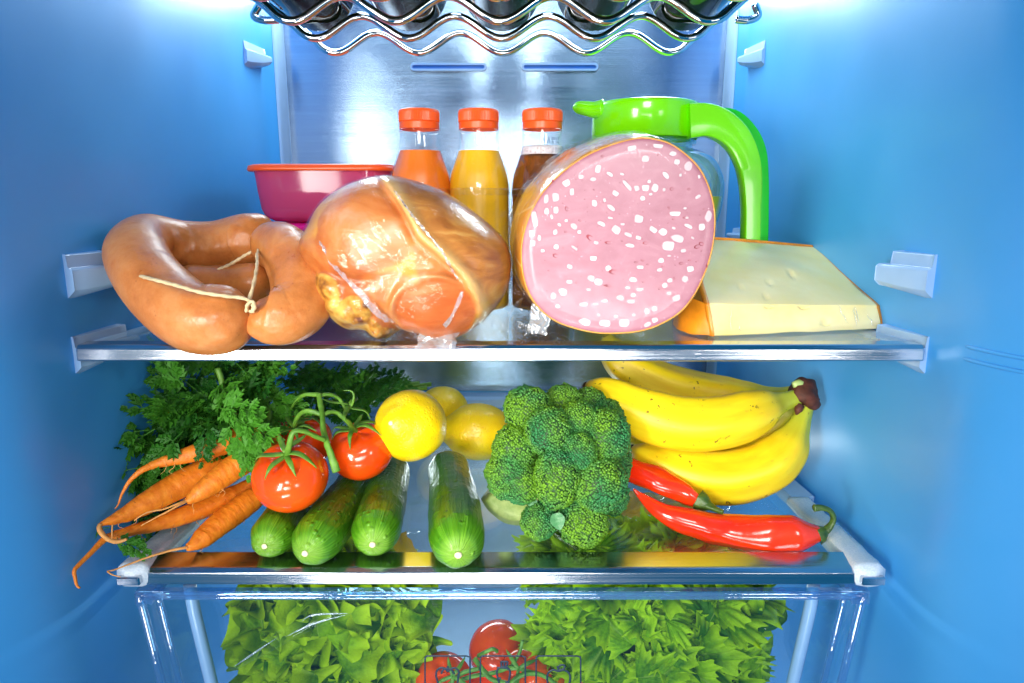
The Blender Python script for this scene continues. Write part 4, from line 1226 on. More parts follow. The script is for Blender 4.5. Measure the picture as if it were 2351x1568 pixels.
btr, btl = W(1866, 566, 0.690), W(1585, 545, 0.668)
bbr, bbl = np.array([btr[0] + 0.006, btr[1], Z1 + 0.001]), np.array([btl[0] - 0.012, btl[1], Z1 + 0.001])
def quad_grid(a, b, c, d, nu, nv):
    return lambda s, t: (a * (1 - s) + b * s) * (1 - t) + (d * (1 - s) + c * s) * t
nu, nv = 60, 50
def sheet(a, b, c, d, fn=None, nu=50, nv=40):
    q = quad_grid(a, b, c, d, nu, nv)
    def g(s, t):
        p = q(s, t)
        return p + (fn(s, t, p) if fn else 0)
    return grid_sheet(g, nu, nv)
# solid body: rounded along the top front edge
def body(s, t, p):
    return np.array([0, 0, 0.0])
prof_t = np.r_[np.linspace(0, 0.30, 8), np.linspace(0.34, 0.48, 10), np.linspace(0.52, 1.0, 24)]
def cheese_section(s):
    b, m, k = bl * (1 - s) + br * s, tl * (1 - s) + tr * s, btl * (1 - s) + btr * s
    bb = bbl * (1 - s) + bbr * s
    bulge = 0.004 * math.sin(math.pi * s)
    pts = [b, b * 0.66 + m * 0.34 + np.array([0, -0.0015, 0]), b * 0.10 + m * 0.90, m * 0.975 + k * 0.025 + np.array([0, 0, 0.0004]), m * 0.75 + k * 0.25 + np.array([0, 0, bulge * 0.5]), m * 0.5 + k * 0.5 + np.array([0, 0, bulge]), m * 0.2 + k * 0.8 + np.array([0, 0, bulge * 0.5 + 0.001]), k]
    P = catmull(np.array(pts), 56)
    return np.vstack([P, k * 0.5 + bb * 0.5, bb])
secs = [cheese_section(s) for s in np.linspace(0.0, 1.0, 64)]
m = len(secs[0])
V = np.vstack(secs)
holes = [(0.55, 17, 9, 0.7), (0.34, 17, 7, 0.5), (0.66, 8, 10, 0.6), (0.42, 32, 5, .35), (0.60, 36, 7, .4), (0.22, 30, 5, .3), (0.35, 26, 5, .35)]
for i in range(64):
    for j in range(56):
        for hs, hj, hrad, hd in holes:
            q = math.hypot((i / 63 - hs) * 110, (j - hj) * 1.4) / hrad * 2.7
            if q < 1: V[i * m + j] += np.array([0, 0.5, -0.8]) * 0.0060 * hd * (1 - q * q)
V += (vnoise(V, 40.0, 6) * 0.0008)[:, None]
V[:, 2] = np.maximum(V[:, 2], Z1 + 0.0006)
Fc = [(i * m + j, (i + 1) * m + j, (i + 1) * m + (j + 1) % m, i * m + (j + 1) % m) for i in range(63) for j in range(m)]
part('cheese_body', V, Fc, M_CHEESE, ch)
# rind: the left end, the right end and a thin line over the back
def rind(sec, off, wob):
    c = sec.mean(0)
    ring0 = c + (sec - c) * 1.012
    ring1 = c + off + (sec - c) * 1.006
    mid = c + off * 1.2 + (sec - c) * 0.5
    V = np.vstack([ring0, ring1, mid, (c + off * 1.25)[None]])
    V[:, 2] = np.maximum(V[:, 2], Z1 + 0.0005)
    k = len(sec)
    Fc = [(r * k + j, r * k + (j + 1) % k, (r + 1) * k + (j + 1) % k, (r + 1) * k + j) for r in range(2) for j in range(k)]
    Fc += [(2 * k + j, 2 * k + (j + 1) % k, 3 * k) for j in range(k)]
    return V, Fc
V, Fc = rind(secs[0], np.array([-0.0035, 0.0, 0.0]), 0)
part('rind', V, [f[::-1] for f in Fc], M_RIND, ch)
V, Fc = rind(secs[-1], np.array([0.0035, 0.001, 0.0]), 0)
part('rind', V, Fc, M_RIND, ch)
# left rind side: slants back under the mortadella
lf = [W(1636, 776, 0.525), W(1612, 690, 0.545), W(1540, 700, 0.60), W(1530, 735, 0.585)]
V = [tl + np.array([-0.004, 0, 0.001]), bl + np.array([-0.003, -0.001, 0]), W(1545, 738, 0.585), W(1560, 640, 0.600)]
V[2][2] = Z1 + 0.0008
v, f = sheet(V[0], V[1], V[2], V[3], lambda s, t, p: np.array([-0.010, -0.008, 0]) * math.sin(math.pi * t) + 0.0012 * mn.noise(Vector(p) * 60), 24, 30)
part('rind', v, f, M_RIND, ch, label='broad orange rind side facing the mortadella')
P = [q + np.array([0, 0, 0.0006]) for q in (btl * 0.2 + btr * 0.8, btl * 0.5 + btr * 0.5, btl)]
v, f, a = tube([btl, btl * 0.6 + btr * 0.4 + np.array([0, 0, 0.001]), btr], 0.0016, 30, 8)
part('rind', v, f, M_RIND, ch)
# wrap with stretch creases at the front
V = np.vstack([s.mean(0) + (s - s.mean(0)) * 1.022 + np.array([0, 0, 0.0004]) for s in secs])
V += (np.abs(vnoise(V * np.array([3.0, 0.6, 0.8]), 50.0, 12)) * 0.0012)[:, None] * np.array([0, -0.6, 0.8])
V[:, 2] = np.maximum(V[:, 2], Z1 + 0.0003)
Fc = [(i * m + j, (i + 1) * m + j, (i + 1) * m + (j + 1) % m, i * m + (j + 1) % m) for i in range(63) for j in range(m)]
part('plastic_wrap', V, Fc, film('cling_film_stretched', (1, 1, 1), 0.003, 26.0, 0.3, 0.20, 0.16, stretch=(4.0, 0.8, 1.0), dist=0.002, lo=0.0), ch)
for k in range(6):
    s0 = R.choice([R.uniform(0.02, 0.25), R.uniform(0.72, 0.98), R.uniform(0.05, 0.95)])
    i = int(s0 * 63)
    j0 = R.randint(2, 8)
    di = R.uniform(-0.5, 0.5)
    P = [secs[min(63, max(0, int(i + di * q)))][min(55, j0 + q * 2)] + np.array([0, -0.0016, 0.0010]) for q in range(R.randint(4, 9))]
    v, f, a = tube(P, [0.0, 0.00025, 0.0002, 0.0], 20, 5)
    part('film_crease', v, f, M_SEAM, ch)
# ---------------------------------------------------------------- cucumbers
def m_cuke():
    t = NT('cucumber_skin')
    tc = t.attr('tc', True)
    c = t.co()
    tt = t.attr('t')
    st = t.noise(t.map(tc, (4.5, 4.5, 1.2)), 1.0, 3, 0.5)
    fine = t.noise(t.map(tc, (11, 11, 2.0)), 1.0, 3, 0.6)
    mot = t.noise(c, 60.0, 4, 0.6)
    dark = t.mix(mot, (0.016, 0.085, 0.004), (0.060, 0.200, 0.008))
    dark = t.mix(t.math('MULTIPLY', t.mr(fine, 0.52, 0.68), 0.55), dark, (0.10, 0.24, 0.02))
    light = t.mix(t.mr(fine, 0.40, 0.62), (0.06, 0.24, 0.005), (0.12, 0.35, 0.012))
    edge = t.math('ADD', tt, t.math('MULTIPLY', t.math('SUBTRACT', st, 0.5), 0.34))
    col = t.mix(t.mr(edge, 0.0, 0.32), light, dark)
    col = t.mix(t.mr(tt, 0.0, 0.06, 0.45, 0.0), col, (0.34, 0.56, 0.06))
    h = t.math('ADD', t.noise(t.map(tc, (9, 9, 9)), 1.0, 3, 0.6), t.math('MULTIPLY', t.mr(t.vor(c, 130.0), 0.0, 0.35, 1.0, 0.0), 0.7))
    return t.done(t.bsdf(base=col, rough=0.30, normal=t.bump(h, 0.75, 0.0022), coat=0.12, coatr=0.12, sss=0.06, sssr=(0.004, 0.008, 0.002), ssss=0.4))
M_CUKE = m_cuke()
M_CUKETIP = plain('cucumber_scar', (0.74, 0.66, 0.42), 0.6, mottle=0.2, nscale=500, bump=0.4)
def cucumber(u0, v0, u1, v1, L, r, label, seed, bend=0.0, Y0=0.505):
    """tip at the photo point (u0, v0), pointing at the viewer, running back towards (u1, v1) on the glass"""
    zc = Z2 + r + 0.0008
    a = WZ(u0, v0, zc)
    b = WZ(u1, v1, zc)
    a = np.array([a[0], max(a[1], 0.465), zc - 0.001])
    d = b - a; d[2] = 0; d /= np.linalg.norm(d)
    side = np.array([d[1], -d[0], 0])
    P = [a + d * L * s + side * bend * math.sin(math.pi * s) for s in np.linspace(0, 1, 9)]
    o = empty('cucumber', a + d * L / 2 - np.array([0, 0, r]), label, 'cucumber', 'cucumbers on the lower shelf')
    prof = round_profile(lambda t: r * (0.93 + 0.09 * math.sin(math.pi * min(1, t * 1.15 + 0.12))), 0.17, 0.12, 0.10, 0.06)
    v, f, at = tube(P, prof, 110, 56, lambda t, an: 1 + 0.012 * np.cos(an * 5 + seed) + 0.010 * np.sin(an * 9 + t * 5 + seed))
    nz = vnoise(v, 150.0, seed) * 0.00045 + vnoise(v, 60.0, seed + 2) * 0.0006
    cen = np.array(P[4])
    n_ = v - (a + d * ((v - a) @ d)[:, None])
    n_ /= np.linalg.norm(n_, axis=1)[:, None] + 1e-9
    v = v + n_ * nz[:, None]
    part('skin', v, f, M_CUKE, o, attrs=at)
    Rm = dir_rot(-d)
    sv, sf = sphere(8, 16)
    k = 1 + 0.2 * vnoise(sv, 2.0, seed)
    part('tip_scar', (sv * k[:, None] * np.array([r * 0.13, r * 0.13, r * 0.05])) @ Rm.T + a - d * r * 0.01, sf, M_CUKETIP, o)
    return o
cucumber(607, 1252, 705, 1120, 0.125, 0.0182, 'short cucumber on the far left, half hidden beneath the front tomato', 1)
cucumber(700, 1268, 840, 1075, 0.165, 0.0205, 'cucumber running back beneath the tomatoes, second in the row', 2, 0.003)
cucumber(855, 1248, 905, 1060, 0.165, 0.0205, 'cucumber between the right tomato and the lemon, third in the row', 3)
cucumber(1052, 1272, 1024, 1040, 0.190, 0.0230, 'biggest cucumber, lying alone beneath the lemons, nearest the broccoli', 4, 0.002)

# ---------------------------------------------------------------- lemons
def m_lemon():
    t = NT('lemon_peel')
    c = t.co()
    f = t.noise(c, 30.0, 4)
    p = t.vor(c, 330.0)
    col = t.ramp(f, (0.3, (0.92, 0.58, 0.003)), (0.6, (0.97, 0.72, 0.006)))
    br_ = t.math('MULTIPLY', t.mr(t.noise(c, 240.0, 2), 0.70, 0.78), 0.5)
    col = t.mix(br_, col, (0.42, 0.20, 0.02))
    h = t.math('ADD', t.mr(p, 0.0, 0.5), t.math('MULTIPLY', t.noise(c, 60.0, 3), 0.6))
    return t.done(t.bsdf(base=col, rough=0.36, normal=t.bump(h, 0.36, 0.0009), coat=0.1, coatr=0.2, sss=0.10, sssr=(0.01, 0.006, 0.001), ssss=0.4))
M_LEMON = m_lemon()
def lemon(u, v, Y, r, ln, ax, label, seed):
    c = W(u, v, Y)
    o = empty('lemon', c - np.array([0, 0, r]), label, 'lemon', 'lemons behind the cucumbers')
    sv, sf = sphere(60, 64)
    z = sv[:, 2]
    k = 1 + 0.16 * np.clip((np.abs(z) - 0.80) / 0.20, 0, 1) ** 2 + 0.025 * vnoise(sv, 1.6, seed)
    w = sv * np.array([r, r, ln]) * k[:, None]
    w = w + (vnoise(w, 120.0, seed) * 0.00035)[:, None] * sv
    part('peel', w @ dir_rot(ax).T + c, sf, M_LEMON, o)
    Rm = dir_rot(ax)
    for s in (1,):
        tv, tf = sphere(6, 12)
        part('stem_scar', (tv * np.array([0.0022, 0.0022, 0.0009])) @ Rm.T + c + Rm @ np.array([0, 0, s * ln * 1.155]), tf, M_CUKETIP, o)
lemon(943, 976, 0.60, 0.0335, 0.0350, (-0.30, -0.90, 0.35), 'front lemon seen end on, resting on the cucumbers beside the tomatoes', 2)
lemon(1014, 947, 0.78, 0.0315, 0.0345, (0.5, 0.8, 0.1), 'lemon partly hidden behind the two other lemons', 4)
lemon(1098, 991, 0.72, 0.0320, 0.0395, (-1.0, -0.10, 0.12), 'lemon lying sideways between the front lemon and the broccoli', 7)

# ---------------------------------------------------------------- tomatoes
def m_tomato():
    t = NT('tomato_skin')
    c = t.co()
    f = t.noise(c, 22.0, 4)
    col = t.ramp(f, (0.3, (0.80, 0.055, 0.003)), (0.6, (0.88, 0.090, 0.005)), (0.8, (0.90, 0.14, 0.010)))
    fl = t.math('MULTIPLY', t.mr(t.vor(c, 320.0), 0.05, 0.14, 1.0, 0.0), t.mr(t.noise(c, 90.0, 2), 0.58, 0.66))
    col = t.mix(t.math('MULTIPLY', fl, 0.6), col, (0.90, 0.40, 0.12))
    return t.done(t.bsdf(base=col, rough=0.16, normal=t.bump(t.noise(c, 260.0, 2), 0.04, 0.0006), coat=0.35, coatr=0.05, sss=0.12, sssr=(0.012, 0.002, 0.001), ssss=0.4))
M_TOM = m_tomato()
def m_stem(name, lo, hi, rough=0.5):
    t = NT(name)
    c = t.co()
    f = t.noise(c, 130.0, 4)
    return t.done(t.bsdf(base=t.ramp(f, (0.3, lo), (0.7, hi)), rough=rough, normal=t.bump(t.noise(c, 600.0, 3), 0.4, 0.0008)))
M_VINE = m_stem('tomato_vine', (0.055, 0.17, 0.012), (0.15, 0.34, 0.03))
def tomato_geo(c, r, ax, seed, sq=0.90, dim=0.10):
    sv, sf = sphere(56, 64)
    z = sv[:, 2]; a = np.arctan2(sv[:, 1], sv[:, 0])
    dip = np.exp(-((1 - z) / 0.16)) * dim * 2.2
    lobes = np.clip((z - 0.2) / 0.8, 0, 1) * 0.035 * np.cos(a * 5 + seed)
    k = 1 + lobes + 0.02 * vnoise(sv, 1.3, seed)
    w = sv * k[:, None] * r
    w[:, 2] = w[:, 2] * sq - dip * r
    return w @ dir_rot(ax).T + c, sf
def sepal(c, ax, ang, L, wd, curl, seed):
    """one pointed calyx leaf arching away from the stem"""
    Rm = dir_rot(ax)
    V, n = [], 12
    for i in range(n):
        s = i / (n - 1)
        w_ = wd * math.sin(math.pi * min(1, 0.16 + s * 0.84)) ** 0.8 * (1 - s) ** 0.35
        x = L * math.sin(s * 1.2) / 1.0
        z = 0.10 * L + L * (curl * s - 0.9 * s * s) * 0.55 + 0.06 * L * math.sin(6 * s + seed)
        for q in (-1, 0, 1):
            y = q * w_ + 0.14 * L * s * s * math.sin(seed * 3)
            V.append(Rm @ (rotmat('Z', ang) @ np.array([x, y, z - abs(q) * -0.3 * w_])) + c)
    Fc = [(i * 3 + j, (i + 1) * 3 + j, (i + 1) * 3 + j + 1, i * 3 + j + 1) for i in range(n - 1) for j in range(2)]
    return np.array(V), Fc
def calyx(parent, c, ax, r, seed, n=6, L=1.0):
    g = [sepal(c, ax, k * 2 * math.pi / n + seed + R.uniform(-0.25, 0.25), r * L * R.uniform(0.72, 1.0), r * 0.085, R.uniform(0.25, 1.0), seed + k) for k in range(n)]
    for gv in g:
        o = part('sepal', *gv, M_VINE, parent)
        o.modifiers.new('thick', 'SOLIDIFY').thickness = 0.0007
def vine(parent, P, r, n=50, label=None):
    v, f, at = tube(P, r, n, 12, lambda t, a: 1 + 0.12 * np.sin(a * 3 + t * 7))
    v = v + (vnoise(v, 260.0, 3) * 0.0003)[:, None]
    # short pale hairs
    return part('vine_stem', v, f, M_VINE, parent, label=label)
tc_ = empty('vine_tomatoes', W(700, 1175, 0.55), 'three glossy red tomatoes on one green vine, lying on the cucumbers', 'tomatoes')
tdefs = [(667, 1093, 0.530, 0.0312, (0.05, -0.42, 0.90), 1), (829, 1034, 0.585, 0.0292, (-0.12, -0.28, 0.95), 2), (691, 1012, 0.612, 0.0298, (0.15, -0.10, 0.98), 3)]
for u, v, Y, r, ax, sd in tdefs:
    c = W(u, v, Y)
    w, f = tomato_geo(c, r, ax, sd)
    to = part('tomato', w, f, M_TOM, tc_)
    a = np.array(ax) / np.linalg.norm(ax)
    top = c + a * r * 0.78
    calyx(to, top, ax, r * 1.0, sd, 6)
T0 = W(667, 1093, 0.53) + np.array((0.05, -0.42, 0.90)) / 1.0 * 0.0312 * 0.74
T1 = W(829, 1034, 0.585) + np.array((-0.12, -0.28, 0.95)) * 0.0292 * 0.76
vine(tc_, path((772, 1082, 0.520), (764, 1055, 0.521), (752, 1020, 0.527), (742, 985, 0.538), (739, 950, 0.548), (734, 920, 0.560), (733, 905, 0.566)), [0.0034, 0.0028, 0.0024, 0.0023, 0.0024, 0.0022])
vine(tc_, [T0, W(666, 1015, 0.512), W(674, 992, 0.512), W(695, 990, 0.515), W(722, 1000, 0.520), W(745, 1010, 0.527)], [0.0022, 0.0024, 0.0020, 0.0018, 0.0020])
vine(tc_, [T1, W(795, 966, 0.560), W(775, 948, 0.556), W(757, 946, 0.552), W(741, 955, 0.548)], [0.0022, 0.0022, 0.0018, 0.0018])
vine(tc_, path((739, 952, 0.548), (712, 943, 0.548), (692, 948, 0.552), (678, 968, 0.560), (676, 990, 0.575)), [0.0020, 0.0018, 0.0020])
vine(tc_, path((733, 906, 0.566), (700, 906, 0.570), (682, 918, 0.575), (668, 938, 0.580)), [0.0020, 0.0016, 0.0008])
vine(tc_, path((733, 908, 0.566), (758, 906, 0.570), (778, 915, 0.574), (792, 936, 0.575), (800, 940, 0.575)), [0.0019, 0.0016, 0.0014])
vine(tc_, path((790, 938, 0.575), (806, 932, 0.575), (812, 912, 0.575), (808, 898, 0.575), (788, 896, 0.575)), [0.0013, 0.0011, 0.0008, 0.0004])
calyx(tc_, W(676, 990, 0.572), (0, -0.2, 1), 0.026, 5, 5, 1.1)
calyx(tc_, W(800, 938, 0.575), (0.2, -0.2, 1), 0.026, 7, 4, 1.1)

# ---------------------------------------------------------------- broccoli
def m_brocc():
    t = NT('broccoli_buds')
    c = t.co()
    f = t.noise(c, 26.0, 3)
    g = t.noise(c, 420.0, 2)
    a = t.mix(t.mr(f, 0.36, 0.64), (0.009, 0.090, 0.022), (0.054, 0.155, 0.006))
    b = t.mix(t.mr(f, 0.36, 0.64), (0.026, 0.200, 0.056), (0.140, 0.315, 0.012))
    return t.done(t.bsdf(base=t.mix(t.mr(g, 0.35, 0.65), a, b), rough=0.42, spec=0.35))
M_BROC = m_brocc()
M_BROCIN = plain('broccoli_bud_shade', (0.012, 0.055, 0.008), 0.6, mottle=0.3)  # shade between the buds, put into a darker green
M_STALK = m_stem('broccoli_stalk', (0.30, 0.46, 0.10), (0.55, 0.68, 0.24), 0.45)
M_BLEAF = m_stem('broccoli_leaf', (0.03, 0.16, 0.05), (0.09, 0.28, 0.10), 0.45)
bro = empty('broccoli', W(1285, 1240, 0.56), 'head of dark green broccoli with pale stalk, standing between the lemons and the chillies', 'broccoli')
flor = [(1212, 939, 50, 50, .560), (1293, 926, 42, 40, .575), (1353, 930, 38, 36, .585), (1326, 966, 43, 42, .548), (1258, 990, 50, 52, .535), (1327, 1036, 40, 40, .527), (1183, 1030, 48, 50, .545), (1170, 1088, 50, 56, .540), (1198, 1110, 40, 44, .532), (1277, 1098, 48, 68, .520),
        (1372, 1110, 62, 60, .528), (1388, 1002, 52, 60, .545), (1412, 1060, 34, 62, .560), (1237, 1196, 38, 40, .530), (1338, 1196, 54, 54, .535), (1408, 1140, 32, 40, .560), (1392, 955, 38, 36, .580), (1310, 1150, 44, 40, .545), (1240, 1050, 50, 50, .560), (1300, 1000, 90, 90, .610), (1330, 1080, 80, 100, .600)]
hexd = np.array([(math.cos(a), math.sin(a), 0.0) for a in np.linspace(0, 2 * math.pi, 6, endpoint=False)])
bud_v = np.vstack([hexd * 1.0, hexd * 0.72 + np.array([0, 0, 0.62]), [[0, 0, 0.86]]])
bud_f = [(j, (j + 1) % 6, 6 + (j + 1) % 6, 6 + j) for j in range(6)] + [(6 + j, 6 + (j + 1) % 6, 12) for j in range(6)]
def floret(u, v, ru, rv, Y, seed, nb):
    c = W(u, v, Y)
    s = px(v, Y)
    rad = np.array([ru * s, min(ru, rv) * s * 0.95, rv * s])
    k = np.arange(nb) + 0.5
    ph = np.arccos(1 - 2 * k / nb); th = math.pi * (1 + 5 ** 0.5) * k
    D = np.stack([np.cos(th) * np.sin(ph), np.sin(th) * np.sin(ph), np.cos(ph)], 1)
    rs = np.random.RandomState(seed)
    D = D + rs.normal(0, 0.018, D.shape); D /= np.linalg.norm(D, axis=1)[:, None]
    keep = (D[:, 1] < 0.45)
    D = D[keep]
    bump_ = 1 + 0.10 * vnoise(D, 2.6, seed) + 0.07 * vnoise(D, 6.0, seed + 9) + rs.normal(0, 0.010, len(D))
    Pc = c + D * rad * bump_[:, None]
    N = D / rad; N /= np.linalg.norm(N, axis=1)[:, None]
    N += rs.normal(0, 0.14, N.shape); N /= np.linalg.norm(N, axis=1)[:, None]
    up = np.where(np.abs(N[:, 2:3]) < 0.9, np.array([[0, 0, 1.0]]), np.array([[1.0, 0, 0]]))
    A = np.cross(up, N); A /= np.linalg.norm(A, axis=1)[:, None]
    B = np.cross(N, A)
    size = math.sqrt(4 * math.pi / nb) * rad.mean() * 0.62 * rs.uniform(0.75, 1.2, len(D))
    V = Pc[:, None, :] + size[:, None, None] * (bud_v[None, :, 0:1] * A[:, None, :] + bud_v[None, :, 1:2] * B[:, None, :] + bud_v[None, :, 2:3] * N[:, None, :])
    V = V.reshape(-1, 3)
    nv_ = len(bud_v)
    Fc = [[i + q * nv_ for i in f] for q in range(len(D)) for f in bud_f]
    sv, sf = sphere(14, 18)
    kk = 1 + 0.10 * vnoise(sv, 2.6, seed) + 0.07 * vnoise(sv, 6.0, seed + 9)
    v2, f2 = join((V, Fc), (c + sv * rad * kk[:, None] * 0.985, sf))
    return v2, f2, len(Fc)
for k, (u, v, ru, rv, Y) in enumerate(flor):
    v_, f_, nf_ = floret(u, v, ru * 1.07, rv * 1.07, Y, k + 1, int(760 * (ru * rv) / 2000) + 200 if Y < .595 else 700)
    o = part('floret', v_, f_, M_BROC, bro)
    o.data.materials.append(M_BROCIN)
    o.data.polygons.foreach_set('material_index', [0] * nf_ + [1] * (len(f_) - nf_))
v, f, at = tube(path((1126, 1128, 0.575), (1150, 1148, 0.575), (1195, 1160, 0.575), (1250, 1140, 0.580), (1290, 1080, 0.590)), [0.012, 0.0185, 0.0175, 0.016, 0.016], 50, 26, lambda t, a: 1 + 0.10 * np.sin(a * 4 + 3 * t) + 0.05 * np.sin(a * 7))
v[:, 2] = np.maximum(v[:, 2], Z2 + 0.0008)
part('stalk', v, f, M_STALK, bro)
for P, r in ((path((1215, 1165, 0.56), (1228, 1180, 0.545), (1237, 1195, 0.54)), 0.006), (path((1270, 1150, 0.56), (1300, 1170, 0.55), (1330, 1190, 0.545)), 0.007), (path((1160, 1130, 0.565), (1165, 1112, 0.555), (1172, 1095, 0.55)), 0.007)):
    v, f, at = tube(P, r, 20, 14)
    part('stalk_branch', v, f, M_STALK, bro)
def leafy(P0, P1, wd, n=10, fold=0.3, seed=0, wav=0.2):
    P0, P1 = np.asarray(P0), np.asarray(P1)
    d = P1 - P0
    L = np.linalg.norm(d)
    s_ = np.cross(d / L, np.array([0, -1, 0.2])); s_ /= np.linalg.norm(s_)
    nn = np.cross(s_, d / L)
    V = []
    for i in range(n):
        s = i / (n - 1)
        w = wd * math.sin(math.pi * (0.08 + 0.92 * s) ** 0.8) ** 0.8
        for q in (-1, -0.5, 0, 0.5, 1):
            V.append(P0 + d * s + s_ * w * q * (1 + 0.15 * mn.noise(Vector((s * 9, q * 3, seed)))) + nn * (abs(q) * w * fold + wav * w * mn.noise(Vector((s * 5, q * 2, seed + 4)))))
    return np.array(V), [(i * 5 + j, (i + 1) * 5 + j, (i + 1) * 5 + j + 1, i * 5 + j + 1) for i in range(n - 1) for j in range(4)]
part('small_leaf', *leafy(W(1276, 1178, 0.520), W(1286, 1218, 0.516), 0.0062, 12, 0.3, 2), M_BLEAF, bro)
part('small_leaf', *leafy(W(1232, 1148, 0.532), W(1212, 1160, 0.530), 0.004, 8, 0.3, 3), M_BLEAF, bro)

# ---------------------------------------------------------------- bananas
def m_banana():
    t = NT('banana_peel')
    c = t.co()
    tt = t.attr('t')
    tc = t.attr('tc', True)
    f = t.noise(t.map(tc, (2, 2, 4)), 1.0, 4)
    col = t.ramp(f, (0.3, (0.80, 0.52, 0.004)), (0.6, (0.90, 0.68, 0.010)))
    gr = t.mr(tt, 0.70, 0.96)
    col = t.mix(gr, col, (0.46, 0.52, 0.035))
    col = t.mix(t.mr(tt, 0.0, 0.06, 0.8, 0.0), col, (0.55, 0.40, 0.03))
    sp1 = t.math('MULTIPLY', t.mr(t.noise(c, 170.0, 3), 0.645, 0.69), t.mr(t.noise(c, 28.0, 2), 0.50, 0.60))
    col = t.mix(t.math('MULTIPLY', sp1, 0.9), col, (0.10, 0.045, 0.008))
    ed = t.math('MULTIPLY', t.mr(t.noise(t.map(tc, (5, 5, 26)), 1.0, 3), 0.66, 0.74), 0.4)
    col = t.mix(ed, col, (0.50, 0.30, 0.02))
    return t.done(t.bsdf(base=col, rough=0.40, normal=t.bump(t.noise(c, 120.0, 3), 0.10, 0.001), sss=0.08, sssr=(0.01, 0.007, 0.001), ssss=0.4))
M_BAN = m_banana()
M_CROWN = plain('banana_crown', (0.085, 0.020, 0.009), 0.7, mottle=0.5, nscale=160, bump=0.8, bscale=260)
M_BTIP = plain('banana_tip', (0.05, 0.03, 0.012), 0.8, mottle=0.4, bump=0.5)
bb_ = empty('banana_bunch', W(1650, 1145, 0.60), 'bunch of yellow bananas with dark brown crown on the right of the lower shelf', 'bananas')
def banana(P, rads, seed, label=None):
    v, f, at = tube(P, rads, 110, 40, lambda t, a: 1 + 0.055 * np.cos(a * 5 + seed) * np.clip(np.minimum(t / 0.1, (1 - t) / 0.1), 0, 1))
    v += (vnoise(v, 30.0, seed) * 0.0006)[:, None]
    part('banana', v, f, M_BAN, bb_, attrs=at, label=label)
    T = np.array(P[0]) - np.array(P[1]); T /= np.linalg.norm(T)
    sv, sf = sphere(8, 12)
    part('tip', (sv * np.array([0.0042, 0.0042, 0.0028])) @ dir_rot(T).T + np.array(P[0]) + T * 0.0008, sf, M_BTIP, bb_)
cr = W(1846, 908, 0.628)
bp_ = np.array([(0, .18), (.02, .35), (.06, .58), (.14, .80), (.30, .97), (.50, 1.0), (.68, .94), (.79, .74), (.86, .46), (.92, .34), (1, .33)])
def br_(r): return np.stack([bp_[:, 0], bp_[:, 1] * r], 1)
banana(path((1346, 886, 0.618), (1390, 905, 0.608), (1470, 945, 0.593), (1560, 970, 0.588), (1650, 968, 0.590), (1725, 948, 0.600), (1785, 926, 0.616), (1838, 910, 0.628)), br_(0.0249), 1)
banana(path((1452, 1030, 0.628), (1490, 1052, 0.618), (1560, 1082, 0.608), (1650, 1096, 0.603), (1735, 1080, 0.603), (1795, 1040, 0.608), (1832, 980, 0.618), (1850, 925, 0.630)), br_(0.0255), 2)
banana(path((1392, 770, 0.688), (1412, 812, 0.688), (1450, 848, 0.683), (1520, 884, 0.678), (1610, 906, 0.673), (1700, 916, 0.663), (1780, 910, 0.648), (1836, 902, 0.636)), br_(0.0235), 3)
banana(path((1430, 985, 0.683), (1480, 1000, 0.678), (1560, 1015, 0.668), (1660, 1010, 0.663), (1750, 985, 0.653), (1805, 950, 0.643), (1846, 915, 0.634)), br_(0.0215), 4)
v, f, at = tube(path((1822, 888, 0.628), (1840, 898, 0.627), (1856, 918, 0.628), (1864, 932, 0.630)), [0.0095, 0.0135, 0.0125, 0.0075], 26, 18, lambda t, a: 1 + 0.18 * np.sin(a * 3 + t * 3))
v += (vnoise(v, 120.0, 2) * 0.0016)[:, None]
part('crown', v, f, M_CROWN, bb_)
v, f, at = tube(path((1858, 905, 0.623), (1870, 912, 0.624), (1881, 918, 0.625)), [0.005, 0.003, 0.001], 12, 8)
part('crown_tip', v, f, M_CROWN, bb_)
v, f, at = tube(path((1838, 930, 0.618), (1832, 942, 0.616), (1828, 952, 0.616)), [0.004, 0.004, 0.001], 12, 8)
part('crown_tip', v, f, M_CROWN, bb_)
v, f, at = tube(path((1820, 884, 0.624), (1834, 880, 0.624), (1848, 884, 0.625)), [0.003, 0.004, 0.003], 14, 8)
part('crown_cut', v, f, M_STALK, bb_)

# ---------------------------------------------------------------- chillies
def m_chili():
    t = NT('chilli_skin')
    c = t.co()
    f = t.noise(c, 30.0, 4)
    col = t.ramp(f, (0.3, (0.74, 0.018, 0.003)), (0.7, (0.86, 0.042, 0.005)))
    return t.done(t.bsdf(base=col, rough=0.17, normal=t.bump(t.noise(c, 55.0, 4), 0.22, 0.0022), coat=0.5, coatr=0.06, sss=0.06, sssr=(0.008, 0.001, 0.001), ssss=0.4))
M_CHILI = m_chili()
M_CSTEM = m_stem('chilli_stem', (0.020, 0.060, 0.010), (0.09, 0.17, 0.02), 0.35)
def chilli(P, rads, stem, srad, cal, label, seed):
    o = empty('chilli_pepper', np.array(P[len(P) // 2]) - np.array([0, 0, 0.01]), label, 'chilli', 'red chillies on the lower shelf')
    v, f, at = tube(P, rads, 110, 36, lambda t, a: 1 + 0.05 * np.sin(2 * a + 5 * t + seed) + 0.03 * np.sin(3 * a - 9 * t))
    v += (vnoise(v, 45.0, seed) * 0.0013)[:, None]
    part('flesh', v, f, M_CHILI, o)
    v, f, at = tube(stem, srad, 44, 14, lambda t, a: 1 + 0.14 * np.sin(a * 3 + 4 * t))
    part('stem', v, f, M_CSTEM, o)
    v, f, at = tube(cal[0], cal[1], 20, 20, lambda t, a: 1 + 0.12 * np.sin(a * 6) * (1 - t))
    part('calyx', v, f, M_CSTEM, o)
